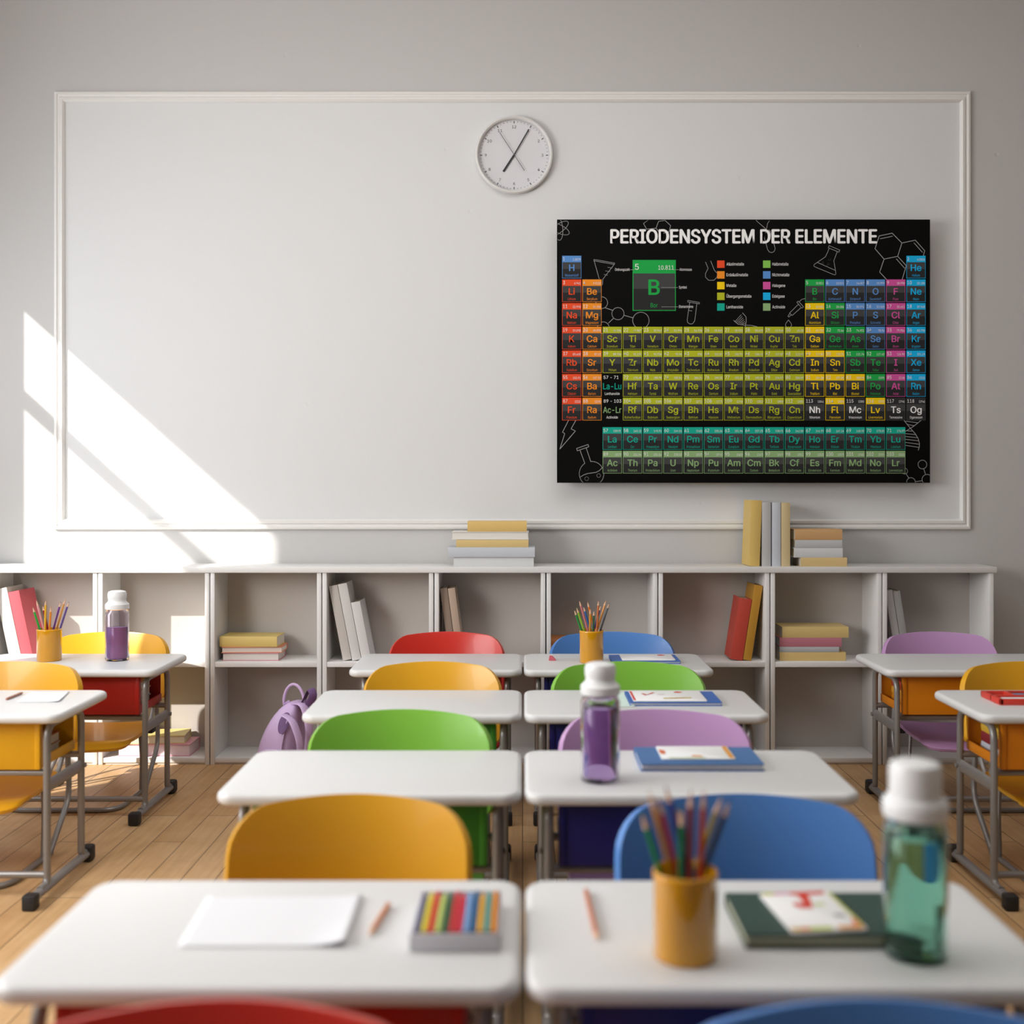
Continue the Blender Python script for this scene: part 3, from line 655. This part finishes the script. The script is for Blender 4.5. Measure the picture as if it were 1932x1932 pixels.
# ------------------------------------------------------------------ chairs
def shell_grid(bm, fn, us, vs):
    G = [[bm.verts.new(fn(u, v)) for u in us] for v in vs]
    for j in range(len(vs)-1):
        for i in range(len(us)-1): bm.faces.new((G[j][i], G[j][i+1], G[j+1][i+1], G[j+1][i]))
def edge_spaced(n, p=1.7):
    o = []
    for k in range(n+1):
        t = -1+2*k/n; o.append(math.copysign(1-(1-abs(t))**p, t))
    return o
def make_chair():
    """faces the camera (-y); origin on the floor below the back edge of its desk"""
    r = empty('school_chair')
    HWB = .285; ZT, ZB = .687, .39
    def rnd(u, c):                       # corner rounding, 0 in the middle to 1 at the edge
        q = max(0, (abs(u)-(1-c))/c); return 1-math.sqrt(max(0, 1-q*q))
    def back(u, v):
        top = ZT+.012-.020*u*u-.088*rnd(u, .28); bot = ZB+.004*u*u+.03*rnd(u, .18)
        z = bot+(top-bot)*(v+1)/2
        hw = HWB*(1-.01*(z-ZB)/(ZT-ZB))
        t = (z-ZB)/(ZT-ZB); y = .185+.050*t+.012*t**4-.080*u*u
        return (hw*u, y, z)
    bm = bmesh.new(); shell_grid(bm, back, edge_spaced(26), edge_spaced(14))
    o = obj('backrest', bm, M_CH['red'], r, angle=80)
    md = o.modifiers.new('thickness', 'SOLIDIFY'); md.thickness = .025; md.offset = 1; md.use_even_offset = False
    md = o.modifiers.new('round', 'BEVEL'); md.width = .0075; md.segments = 3; md.limit_method = 'ANGLE'; md.angle_limit = math.radians(50)
    def seat(u, v):
        hw = .285*(1-.06*(v+1)/2)
        yc = -.42+.46*(v+1)/2
        rr = rnd(u, .25)
        y0, y1 = -.42+.075*rr, .045-.075*rr
        y = y0+(y1-y0)*(v+1)/2
        z = .300+.012*u*u-.010*(1-v*v)-.022*max(0, -v-.55)**2*5
        return (hw*u, y, z)
    bm = bmesh.new(); shell_grid(bm, seat, edge_spaced(20), edge_spaced(16))
    o = obj('seat', bm, M_CH['red'], r, angle=80)
    md = o.modifiers.new('thickness', 'SOLIDIFY'); md.thickness = .014; md.offset = -1; md.use_even_offset = False
    md = o.modifiers.new('round', 'BEVEL'); md.width = .0055; md.segments = 3; md.limit_method = 'ANGLE'; md.angle_limit = math.radians(50)
    # steel sled frame: uprights behind the back, forward bend, runners on the floor, joined in front
    for s in (-1, 1):
        bm = bmesh.new(); tube(bm, bend([(s*.20, .240, .58), (s*.215, .205, .36), (s*.23, .19, .17), (s*.240, -.02, .012)], .07, 8), .011, 10); obj('upright', bm, M_STEEL, r)
        bm = bmesh.new(); tube(bm, bend([(s*.210, .212, .385), (s*.215, .10, .266), (s*.20, -.36, .266)], .05), .009, 10); obj('seat_support', bm, M_STEEL, r)
        bm = bmesh.new(); box(bm, s*.232-.020, s*.232+.020, .045, .095, .246, .284, .008); obj('joint_block', bm, M_BLACK, r)
        bm = bmesh.new(); tube(bm, bend([(s*.215, -.02, .265), (s*.236, -.06, .16), (s*.240, -.08, .02)], .03), .009, 10); obj('strut', bm, M_STEEL, r)
    bm = bmesh.new(); tube(bm, bend([(-.240, -.01, .011), (-.240, -.38, .011), (.240, -.38, .011), (.240, -.01, .011)], .09, 8), .011, 10); obj('runner', bm, M_STEEL, r)
    return r
chair0 = make_chair(); _first = [True]
def chair(color, label, x, y, sc=1.0, rz=0):
    r = chair0 if _first[0] else copy_tree(chair0)
    _first[0] = False
    for ch in r.children:
        if ch.name.split('.')[0] in ('backrest', 'seat'): paint(ch, M_CH[color])
    r.location = (x, y, 0); r.scale = (sc, 1, 1); r.rotation_euler = (0, 0, math.radians(rz))
    tag(r, label, 'chair', 'school chairs')
    return r
chair('red', 'red plastic chair closest to the camera, cut by the bottom edge', -.405, 1.272)
chair('blue', 'blue plastic chair closest to the camera, cut by the bottom right edge', .475, 1.272, 1.03)
chair('yellow', 'large yellow chair behind the nearest left desk', -.384, 2.300, .925)
chair('blue', 'large blue chair behind the pencil cup on the nearest right desk', .493, 2.300, .985)
chair('green', 'green chair behind the second row left desk, left of the gap', -.377, 3.273, .975)
chair('lilac', 'lilac chair behind the purple bottle', .410, 3.273, 1.02)
chair('yellow', 'yellow chair between the left green chair and the red chair', -.356, 4.245, .935)
chair('green', 'green chair behind the desk with the picture folder, right of the gap', .419, 4.245, 1.05)
chair('red', 'red chair farthest back, left of the gap by the shelf', -.363, 5.172, .95)
chair('blue', 'blue chair farthest back behind the small pencil cup', .430, 5.172, 1.03)
chair('yellow', 'yellow chair behind the far left desk', -1.985, 5.172)
chair('yellow', 'yellow chair at the left edge behind the desk with paper', -2.035, 4.245)
chair('lilac', 'lilac chair behind the empty far right desk', 2.00, 5.172, .95)
chair('yellow', 'yellow chair at the right edge behind the desk with red tray', 2.025, 4.245)

# ------------------------------------------------------------------ bottles
def bottle(label, x, y, glass, liquid, level, cap_step):
    r = tag(empty('water_bottle', (x, y, DZ)), label, 'bottle', 'water bottles')
    R, H = .0515, .228
    bm = bmesh.new()
    po = [(R-.012, 0), (R-.004, .002), (R, .010), (R, H-.020), (R-.004, H-.008), (R-.012, H), (R-.016, H), (R-.0145, H-.010), (R-.0055, H-.022), (R-.0050, .016), (R-.010, .007), (.002, .006)]
    lathe(bm, po, 48)
    obj('glass_body', bm, glass, r, angle=60)
    bm = bmesh.new(); lathe(bm, [(.002, .0072), (R-.0110, .0078), (R-.0060, .017), (R-.0060, level-.002), (R-.0075, level), (.002, level)], 48); obj('liquid', bm, liquid, r, angle=60)
    bm = bmesh.new()
    if cap_step:      # waisted cap of the purple bottle
        pr = [(R-.013, H), (R-.001, H+.001), (R+.0005, H+.006), (R, H+.022), (R-.012, H+.034), (R-.0135, H+.042), (R-.011, H+.052), (R-.0105, H+.068), (R-.014, H+.078), (R-.025, H+.082), (.004, H+.083)]
    else:
        pr = [(R-.013, H), (R-.001, H+.001), (R+.001, H+.006), (R+.001, H+.024), (R-.003, H+.031), (R-.009, H+.034), (R-.010, H+.040), (R-.0095, H+.080), (R-.013, H+.088), (R-.022, H+.091), (.004, H+.092)]
    lathe(bm, pr, 48); obj('cap', bm, M_WHITEP, r, angle=40)
    return r
M_GL_P = mat('clear_glass', 'e9e4ee', .02, trans=1, ior=1.22); M_LQ_P = mat('purple_drink', 'e0c6f2', .04, trans=.97, ior=1.33)
M_GL_G = mat('green_glass', 'd6f0e8', .02, trans=1, ior=1.22); M_LQ_G = mat('green_drink', 'c8ecdf', .03, trans=1, ior=1.33)
bottle('green water bottle with white cap on the nearest right desk', fx(1727, 1.835), 1.835, M_GL_G, M_LQ_G, .200, False)
bottle('purple water bottle with white cap in front of the lilac chair', fx(1132.5, 2.925), 2.925, M_GL_P, M_LQ_P, .195, True)
bottle('purple water bottle on the far left desk beside the cup', fx(221, 4.97), 4.97, M_GL_P, mat('violet_drink', 'a884c4', .05, trans=.45, ior=1.33), .15, True)

# ------------------------------------------------------------------ pencil cups and pencils
M_CUP = mat('yellow_glazed_cup', 'dc9a10', .14, coat=.6, noise=.06, nscale=9)
M_WOOD = mat('sharpened_wood', 'e0b898', .7)
def pencil(label, col, base, top, group, rad=.0042, tipl=.022, lead=None):
    """from base to tip point; hexagonal shaft, wood cone, lead"""
    a, b = Vector(base), Vector(top); d = b-a; Lp = d.length
    r = tag(empty('pencil', a), label, 'pencil', group)
    r.rotation_euler = d.to_track_quat('Z', 'Y').to_euler()
    m = mat('pencil_'+col, col, .35)
    bm = bmesh.new(); lathe(bm, [(rad*.9, 0), (rad, .001), (rad, Lp-tipl)], 6); obj('shaft', bm, m, r, False)
    bm = bmesh.new(); lathe(bm, [(rad*.98, Lp-tipl), (rad*.35, Lp-tipl*.28)], 12); obj('wood_tip', bm, M_WOOD, r)
    bm = bmesh.new(); lathe(bm, [(rad*.35, Lp-tipl*.28), (rad*.02, Lp)], 10); obj('lead', bm, mat('pencil_'+(lead or col), lead or col, .4), r)
    return r
def cup(x, y, label):
    r = tag(empty('pencil_cup', (x, y, DZ)), label, 'cup', 'yellow pencil cups')
    R, H = .0525, .142
    bm = bmesh.new(); lathe(bm, [(.004, 0), (R-.004, 0), (R, .004), (R, H-.012), (R+.0008, H-.010), (R+.0008, H-.003), (R-.001, H), (R-.003, H), (R-.0045, H-.004), (R-.0045, .006), (.003, .005)], 48)
    obj('cup_body', bm, M_CUP, r, angle=60)
    return r
def cup_pencils(x, y, where, specs, group, rad, tipl=.024, z0=DZ+.0105):
    # three fans one behind the other: left leaning, upright, right leaning
    for fan, yo in (('L', 0), ('M', -.021), ('R', .021)):
        row = [q for q in specs if q[2] == fan]
        for k, (nm, col, f_, ax, ln) in enumerate(row):
            fo = {'L': -.002+.0116*k, 'M': -.012+.013*k, 'R': -.024+.0116*k}[fan]
            pencil('%s pencil standing in the %s' % (nm, where), col, (x+fo, y+yo, z0), (x+ax, y+yo*.9, z0+ln), group, rad, tipl)
c1 = (fx(1293, 1.83), 1.83)
cup(*c1, 'yellow glazed pencil cup on the nearest right desk')
P1 = [('green', '1f8a3a', 'L', -.073, .228), ('orange yellow', 'c98f14', 'L', -.060, .262), ('red', 'c02a2a', 'L', -.046, .252), ('purple blue', '3a3f9a', 'L', -.033, .272), ('light blue', '3f7fb0', 'L', -.015, .238),
      ('dark green', '0f6a34', 'M', -.008, .240), ('brown', '8a3418', 'M', .006, .270), ('orange red', 'c2481e', 'M', .028, .268), ('olive', '8e7a30', 'R', .064, .248), ('navy', '1c2440', 'R', .078, .242)]
cup_pencils(*c1, 'yellow cup on the nearest right desk', P1, 'pencils in the near cup', .0050, .030)
c2 = (fx(1116, 4.905), 4.905)
cup(*c2, 'small yellow pencil cup on the farthest right desk by the blue chair')
P2 = [('green', '1f8a3a', 'L', -.076, .222), ('lime', '8cc030', 'L', -.066, .232), ('pink', 'cf7a80', 'L', -.054, .262), ('blue', '2560a8', 'L', -.036, .238), ('orange', 'd9742a', 'L', -.018, .258),
      ('ochre', 'd2902a', 'M', -.006, .230), ('dark green', '1c5a3c', 'M', .010, .222), ('brown orange', 'c2682c', 'M', .030, .266), ('violet', '4a3a80', 'R', .043, .240), ('amber', 'dd8c1c', 'R', .066, .262), ('grey', '4a5058', 'R', .080, .250)]
cup_pencils(*c2, 'yellow cup on the farthest right desk', P2, 'pencils in the far cup', .0046)
c3 = (fx(93, 4.96), 4.96)
cup(*c3, 'pencil cup on the far left desk beside the purple bottle')
P3 = [('green', '2f9a3a', 'L', -.074, .228), ('pale pink', 'd89a9a', 'L', -.058, .258), ('dark red', '8a1c28', 'L', -.030, .236), ('yellow', 'e0b020', 'M', -.008, .262), ('orange', 'dd8420', 'M', .016, .232), ('purple', '6a3a90', 'R', .044, .250), ('tan', 'd0944a', 'R', .064, .262), ('violet blue', '5a4a90', 'R', .080, .250)]
cup_pencils(*c3, 'cup on the far left desk', P3, 'pencils in the left cup', .0046)
def loose(label, col, px0, py0, px1, py1, rad=.0052):
    """pencil lying on a desk between two picture points, tip at the second"""
    z = DZ+rad; Y0 = (CH-z)*F/(py0-VY); Y1 = (CH-z)*F/(py1-VY)
    pencil(label, col, (fx(px0, Y0), Y0, z), (fx(px1, Y1), Y1, z), 'pencils lying on desks', rad, .020)
loose('orange brown pencil lying between the paper and the crayon box', 'cc8458', 733, 1706, 697, 1764)
loose('brown pencil with pale ends lying left of the near pencil cup', 'b9765a', 1106, 1680, 1128, 1772)
loose('thin reddish pencil lying on the paper at the left edge desk', 'b07a6a', 12, 1319, 44, 1306, .0045)

# ------------------------------------------------------------------ papers, notebooks and crayons
def sheet(label, pts, curl, group=None, n=24):
    """thin sheet through four desk points (near-left, near-right, far-right, far-left), one corner curling"""
    P = [Vector(p) for p in pts]
    bm = bmesh.new(); us = [k/n for k in range(n+1)]
    def fn(u, v):
        p = (P[0]*(1-u)+P[1]*u)*(1-v)+(P[3]*(1-u)+P[2]*u)*v
        q = max(0, u-.72)/.28; q2 = max(0, .6-v)/.6
        p = p.copy(); p.z += .0012+curl*(q**2)*(.35+.65*q2) 
        return p
    G = [[bm.verts.new(fn(u, v)) for u in us] for v in us]
    for j in range(n):
        for i in range(n): bm.faces.new((G[j][i], G[j][i+1], G[j+1][i+1], G[j+1][i]))
    o = obj('paper_sheet', bm, M_PAPER, None, angle=80)
    md = o.modifiers.new('thickness', 'SOLIDIFY'); md.thickness = .0006; md.offset = 1
    return tag(o, label, 'paper', group)
def onz(px, py, z): Y = (CH-z)*F/(py-VY); return Vector((fx(px, Y), Y, z))
sheet('blank white sheet of paper lying on the nearest left desk', [onz(334, 1788, DZ), onz(652, 1788, DZ), onz(684, 1693, DZ), onz(392, 1693, DZ)], .012)
sheet('white sheet of paper lying on the desk at the left edge', [onz(32, 1325, DZ), onz(112, 1325, DZ), onz(131, 1306, DZ), onz(60, 1306, DZ)], .005)

cr = tag(empty('crayon_box', (fx(864, 1.93), 1.945, DZ)), 'white open crayon box on the nearest left desk', 'box')
CW, CD = .150, .20
bm = bmesh.new()
slab(bm, -CW/2+.002, CW/2-.002, -CD/2+.002, CD/2-.002, .0005, .0225, .004, .001)
box(bm, -CW/2, CW/2, -CD/2, -CD/2+.004, 0, .030, .0015); box(bm, -CW/2, CW/2, CD/2-.004, CD/2, 0, .030, .0015)
box(bm, -CW/2, -CW/2+.004, -CD/2, CD/2, 0, .030, .0015); box(bm, CW/2-.004, CW/2, -CD/2, CD/2, 0, .030, .0015)
obj('tray', bm, mat('crayon_box_white', 'd8d8de', .5), cr)
CRY = [('slate grey', '6a6a86'), ('yellow', 'd8c838'), ('orange red', 'd2402a'), ('pale green', 'b8c86a'), ('dark green', '2c5a3a'), ('red', 'c42a2c'), ('crimson', 'cc2038'), ('light blue', '7aa0d0'), ('dark blue', '1a5a8a'), ('golden', 'd8a030'), ('teal', '5a9a90'), ('orange', 'd8882a')]
nC = len(CRY); pitch = (CW-.010)/nC
for i, (nm, c) in enumerate(CRY):
    x = cr.location.x - CW/2+.005+pitch*(i+.5); lnc = .182+.012*((i*7) % 3)/2
    ro = tag(empty('crayon', (x, cr.location.y-CD/2+.006, DZ+.0232+pitch*.47)), '%s crayon lying in the white crayon box' % nm, 'crayon', 'crayons in the white box')
    ro.rotation_euler = (math.radians(-90), 0, 0); ro.rotation_euler = Vector((0, 1, 0)).to_track_quat('Z', 'Y').to_euler()
    m = mat('crayon_'+c, c, .5); rr = pitch*.47
    bm = bmesh.new(); lathe(bm, [(rr*.95, 0), (rr, .002), (rr, lnc-.026)], 14); obj('wrapper', bm, m, ro)
    bm = bmesh.new(); lathe(bm, [(rr*.86, lnc-.026), (rr*.84, lnc-.018), (rr*.42, lnc-.002), (rr*.3, lnc)], 14); obj('wax_tip', bm, m, ro)

def flat_mark(bm, pts, z, mi): bm.faces.new([bm.verts.new((x, y, z)) for x, y in pts]).material_index = mi
def notebook(label, cx, cy, L, D, T, col, rz, pages='d8d6d0', name='notebook', z=DZ, marks=None, group=None):
    r = book(label, L, D, T, col, (cx, cy, z), (0, 0, math.radians(rz)), False, pages, group, name)
    r['category'] = 'notebook'
    return r
def card(label, cx, cy, L, D, z, rz, base, shapes, T=.005, name='booklet'):
    """thin booklet with a printed cover: shapes in local units (-1..1)"""
    r = tag(empty(name, (cx, cy, z), (0, 0, math.radians(rz))), label, 'booklet')
    bm = bmesh.new(); slab(bm, -L/2, L/2, -D/2, D/2, 0, T, .008, .0012, 4, 2)
    cols = []
    for k, (c, pts) in enumerate(shapes):
        if c not in cols: cols.append(c)
        flat_mark(bm, [(x*L/2, y*D/2) for x, y in pts], T+.0004+.00005*k, cols.index(c)+1)
    obj('cover', bm, [mat('card_'+base, base, .5)]+[mat('ink_'+c, c, .5) for c in cols], r)
    return r
# near green book with a white alphabet booklet on it
gb = notebook('dark green hardback lying on the nearest right desk', .520, 1.955, .295, .195, .024, '2c4640', 0, 'a8a890')
RED = 'd23a28'
card('white booklet with a red letter and coloured border on the green book', .506, 1.950, .132, .180, DZ+.0245, 6, 'ececec',
     [('c8c838', [(-.95, .86), (-.6, .86), (-.6, .97), (-.95, .97)]), ('d88ab0', [(-.6, .86), (-.15, .86), (-.15, .97), (-.6, .97)]),
      (RED, [(-.15, .80), (.75, .80), (.85, .97), (-.15, .97)]), (RED, [(.0, .80), (.3, .80), (.18, .35), (-.02, .35)]), (RED, [(-.02, .35), (.18, .35), (.10, .10), (-.22, .12), (-.35, .25), (-.30, .42)]),
      ('b8cc48', [(.22, .22), (.5, .24), (.5, .32), (.22, .32)]), ('9a9aa0', [(.45, -.35), (.75, -.38), (.75, -.26), (.45, -.24)]),
      ('b8c030', [(.90, -.80), (.97, -.80), (.97, .90), (.90, .90)]), ('d8a820', [(-.97, -.97), (-.70, -.97), (-.70, -.82), (-.97, -.82)]), ('e07a18', [(-.70, -.97), (-.50, -.97), (-.50, -.82), (-.70, -.82)]),
      ('b8c848', [(-.50, -.97), (.1, -.97), (.1, -.82), (-.50, -.82)]), ('d89018', [(.25, -.97), (.92, -.97), (.92, -.82), (.25, -.82)]), ('e08a80', [(.70, -.80), (.90, -.80), (.90, -.40), (.82, -.50)])])
# second row: blue book with white card
bk = notebook('blue hardback lying on the desk beside the purple bottle', fx(1313, 3.14), 3.12, .335, .20, .020, '4a73a8', 0, 'c8c8d0')
card('white card with orange and green marks on the blue hardback', fx(1311, 3.14), 3.14, .205, .150, DZ+.0205, 0, 'eef0f0',
     [('dd9a40', [(.84, -.9), (.97, -.95), (.97, .95), (.84, .9)]), ('d86a3a', [(-.97, -.2), (-.84, -.35), (-.80, .25), (-.97, .45)]), ('a8c070', [(-.8, -.95), (.2, -.95), (.2, -.84), (-.8, -.84)]),
      ('e0a060', [(-.18, -.66), (-.05, -.72), (.12, -.70), (.16, -.58), (.05, -.46), (-.12, -.48)])], .003)
# third row: open folder with picture pages
notebook('blue picture folder lying on the third row right desk', fx(1266, 4.06), 4.03, .325, .215, .013, '3a66b0', 0, 'e6e6e6')
card('white page with red and yellow drawings on the blue folder', fx(1258, 4.04), 4.03, .262, .195, DZ+.0135, 0, 'f2f2f4',
     [('dc5a5a', [(-.99, -.9), (-.92, -.9), (-.92, .9), (-.99, .9)]), ('c84038', [(-.70, .45), (-.62, .45), (-.52, .15), (-.60, .05)]), ('c84038', [(-.60, .05), (-.50, .20), (-.28, .60), (-.36, .65)]),
      ('d84a3a', [(.25, .62), (.36, .55), (.48, .62), (.46, .78), (.34, .84), (.26, .76)]), ('c8b85a', [(-.15, -.62), (.62, -.52), (.62, -.32), (-.15, -.42)]), ('b88a40', [(.05, -.55), (.45, -.50), (.45, -.40), (.05, -.45)]),
      ('c8a0b0', [(-.25, .18), (-.05, .20), (-.05, .26), (-.25, .24)])], .003)
sheet('pale green sheet lying left of the blue folder', [onz(1166, 1334, DZ), onz(1198, 1334, DZ), onz(1180, 1306, DZ), onz(1152, 1306, DZ)], .002)
paint(bpy.data.objects['paper_sheet.002'], mat('mint_paper', 'd2e6dc', .7))
# fourth row: blue book with a white page
notebook('blue book lying beside the far pencil cup', fx(1214, 4.98), 4.955, .30, .19, .012, '4a70b8', 0, 'dcdce0')
card('white page with a red dot on the far blue book', fx(1220, 4.97), 4.955, .235, .165, DZ+.0125, 0, 'f4f4f6',
     [('d23030', [(.42, .55), (.55, .48), (.70, .52), (.74, .70), (.60, .84), (.46, .76)])], .003)
bm = bmesh.new(); p = onz(1042, 1246, DZ)
vs = [bm.verts.new(q) for q in ((-.016, -.010, 0), (.018, -.010, 0), (.018, .012, 0), (-.016, .012, 0), (-.012, -.006, .022), (.002, -.006, .020), (.002, .008, .020), (-.012, .008, .022))]
for q in ((0, 3, 2, 1), (4, 5, 6, 7), (0, 1, 5, 4), (1, 2, 6, 5), (2, 3, 7, 6), (3, 0, 4, 7)): bm.faces.new([vs[i] for i in q])
bmesh.ops.bevel(bm, geom=bm.edges[:], offset=.002, segments=2, affect='EDGES')
o = tag(obj('eraser', bm, mat('pink_rubber', 'c8606e', .7)), 'small pink wedge eraser on the farthest right desk', 'eraser'); o.location = p
# red pencil tray at the right edge
tr_ = tag(empty('pencil_tray', (fx(1938, 4.0), 4.02, DZ), (0, 0, 0)), 'red divided pencil tray on the desk at the right edge', 'tray')
bm = bmesh.new(); W2, D2, H2 = .125, .085, .022
slab(bm, -W2, W2, -D2, D2, 0, .004, .010, .002)
box(bm, -W2, W2, -D2, -D2+.012, .002, H2, .003); box(bm, -W2, W2, D2-.010, D2, .002, H2, .003); box(bm, -W2, -W2+.014, -D2, D2, .002, H2, .003); box(bm, W2-.014, W2, -D2, D2, .002, H2, .003)
box(bm, -W2, W2, -.010, .002, .002, H2, .003); box(bm, -.045, -.033, -.004, D2, .002, H2, .003); box(bm, .03, .042, -.004, D2, .002, H2, .003)
obj('tray_body', bm, mat('red_plastic_tray', 'd03a2c', .4), tr_)
bm = bmesh.new(); box(bm, -W2+.014, W2-.014, -D2+.012, D2-.010, .0042, .0048); obj('liner', bm, mat('tray_liner', 'c4ccd4', .6), tr_)
bm = bmesh.new(); tube(bm, [(-W2+.02, -.045, .0132), (W2-.02, -.045, .0132)], .008, 12)
o = tag(obj('chalk_stick', bm, M_WHITEP), 'white stick lying in the front slot of the red tray', 'chalk'); o.location = tr_.location
bm = bmesh.new(); box(bm, -.028, .025, .012, .065, .0052, .016, .003)
o = tag(obj('sponge', bm, mat('blue_grey_block', '6a88a8', .6)), 'blue grey block lying in the red tray', 'block'); o.location = tr_.location

# ------------------------------------------------------------------ lilac backpack on the floor beside the desks
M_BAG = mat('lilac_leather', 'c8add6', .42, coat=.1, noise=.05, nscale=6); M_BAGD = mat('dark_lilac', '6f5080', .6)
bp = tag(empty('backpack', (fx(541, 5.22), 5.24, 0), (0, 0, math.radians(-18))), 'lilac backpack standing on the floor in front of the shelf', 'backpack')
bm = bmesh.new()
secs = [(0, .118, .140, .010), (.012, .128, .150, .006), (.06, .132, .154, 0), (.14, .127, .150, .0), (.22, .114, .140, .010), (.29, .096, .124, .022), (.345, .075, .100, .036), (.385, .050, .070, .048), (.402, .025, .036, .056)]
n = 40; rings = []
for z, a, b, off in secs:
    ring_ = []
    for k in range(n):
        t = 2*PI*k/n; c_, s_ = math.cos(t), math.sin(t); e = 2/3.0
        x = math.copysign(abs(c_)**e, c_)*a; y = math.copysign(abs(s_)**e, s_)*b
        if x > 0: x *= .72                                     # flatter on the strap side
        ring_.append(bm.verts.new((x+off, y, z)))
    rings.append(ring_)
for i in range(len(rings)-1):
    for k in range(n): bm.faces.new((rings[i][k], rings[i][(k+1) % n], rings[i+1][(k+1) % n], rings[i+1][k]))
bm.faces.new(rings[0][::-1]); bm.faces.new(rings[-1])
o = obj('bag_body', bm, M_BAG, bp, angle=60); md = o.modifiers.new('s', 'SUBSURF'); md.levels = 1; md.render_levels = 1
def ribbon(bm, pts, wv, th=.004):
    tube(bm, pts, 1, 12, flat=(th, wv))
bm = bmesh.new(); tube(bm, [(.03+.045*math.sin(t)-.02, .055*0-.0+.0, .395+.085*math.sin(t/1.0)) for t in [0]]*1+[(.045-.055*math.cos(PI*k/14), -.02, .385+.095*math.sin(PI*k/14)) for k in range(15)], .007, 10); obj('top_handle', bm, M_BAG, bp)
for yy in (-.085, .06):
    bm = bmesh.new(); ribbon(bm, bend([(.055, yy*.4, .392), (.118, yy*.7, .400), (.165, yy, .300), (.150, yy, .150), (.085, yy, .045)], .08, 8), .022, .006)
    obj('shoulder_strap', bm, M_BAGD if yy > 0 else M_BAG, bp)
bm = bmesh.new(); ribbon(bm, bend([(.085, -.02, .385), (.130, -.02, .470), (.155, -.03, .440), (.120, -.04, .36)], .02), .020, .003); obj('flap_tab', bm, M_BAGD, bp)
bm = bmesh.new()
pz = [(.128*math.cos(t)*.9, 0, 0) for t in (0,)]
zip_pts = []
for k in range(25):
    t = k/24; ang = PI*t; zz = .05+.30*math.sin(ang)
    zip_pts.append((-.03+.02*math.sin(ang), -.150*math.cos(ang)*(1-.25*math.sin(ang)), zz))
tube(bm, [(.045, -.150+.012*0, .06), (.046, -.151, .14), (.050, -.142, .22), (.055, -.128, .28), (.060, -.106, .33)], .005, 8); obj('seam_piping', bm, M_BAG, bp)
bm = bmesh.new(); ribbon(bm, bend([(.045, -.115, .355), (.110, -.150, .345), (.165, -.165, .240), (.150, -.165, .120), (.070, -.150, .035)], .08, 8), .020, .005); obj('shoulder_strap', bm, M_BAG, bp)
bm = bmesh.new(); lathe(bm, [(.002, .004), (.030, .003), (.036, 0), (.030, -.003), (.002, -.004)], 24); bmesh.ops.scale(bm, verts=bm.verts, vec=(.75, 1.5, 1)); bmesh.ops.rotate(bm, verts=bm.verts, cent=(0, 0, 0), matrix=Matrix.Rotation(math.radians(58), 3, 'X')); bmesh.ops.translate(bm, verts=bm.verts, vec=(.045, -.112, .318)); obj('opening_shade', bm, M_BAGD, bp)  # dark disc painted as the shade inside the bag's opening
bm = bmesh.new(); slab(bm, -.05, .05, -.07, .07, 0, .012, .03, .005); bmesh.ops.rotate(bm, verts=bm.verts, cent=(0, 0, 0), matrix=Matrix.Rotation(PI/2, 3, 'X')); bmesh.ops.translate(bm, verts=bm.verts, vec=(-.005, -.138, .13)); obj('side_pocket', bm, M_BAG, bp)
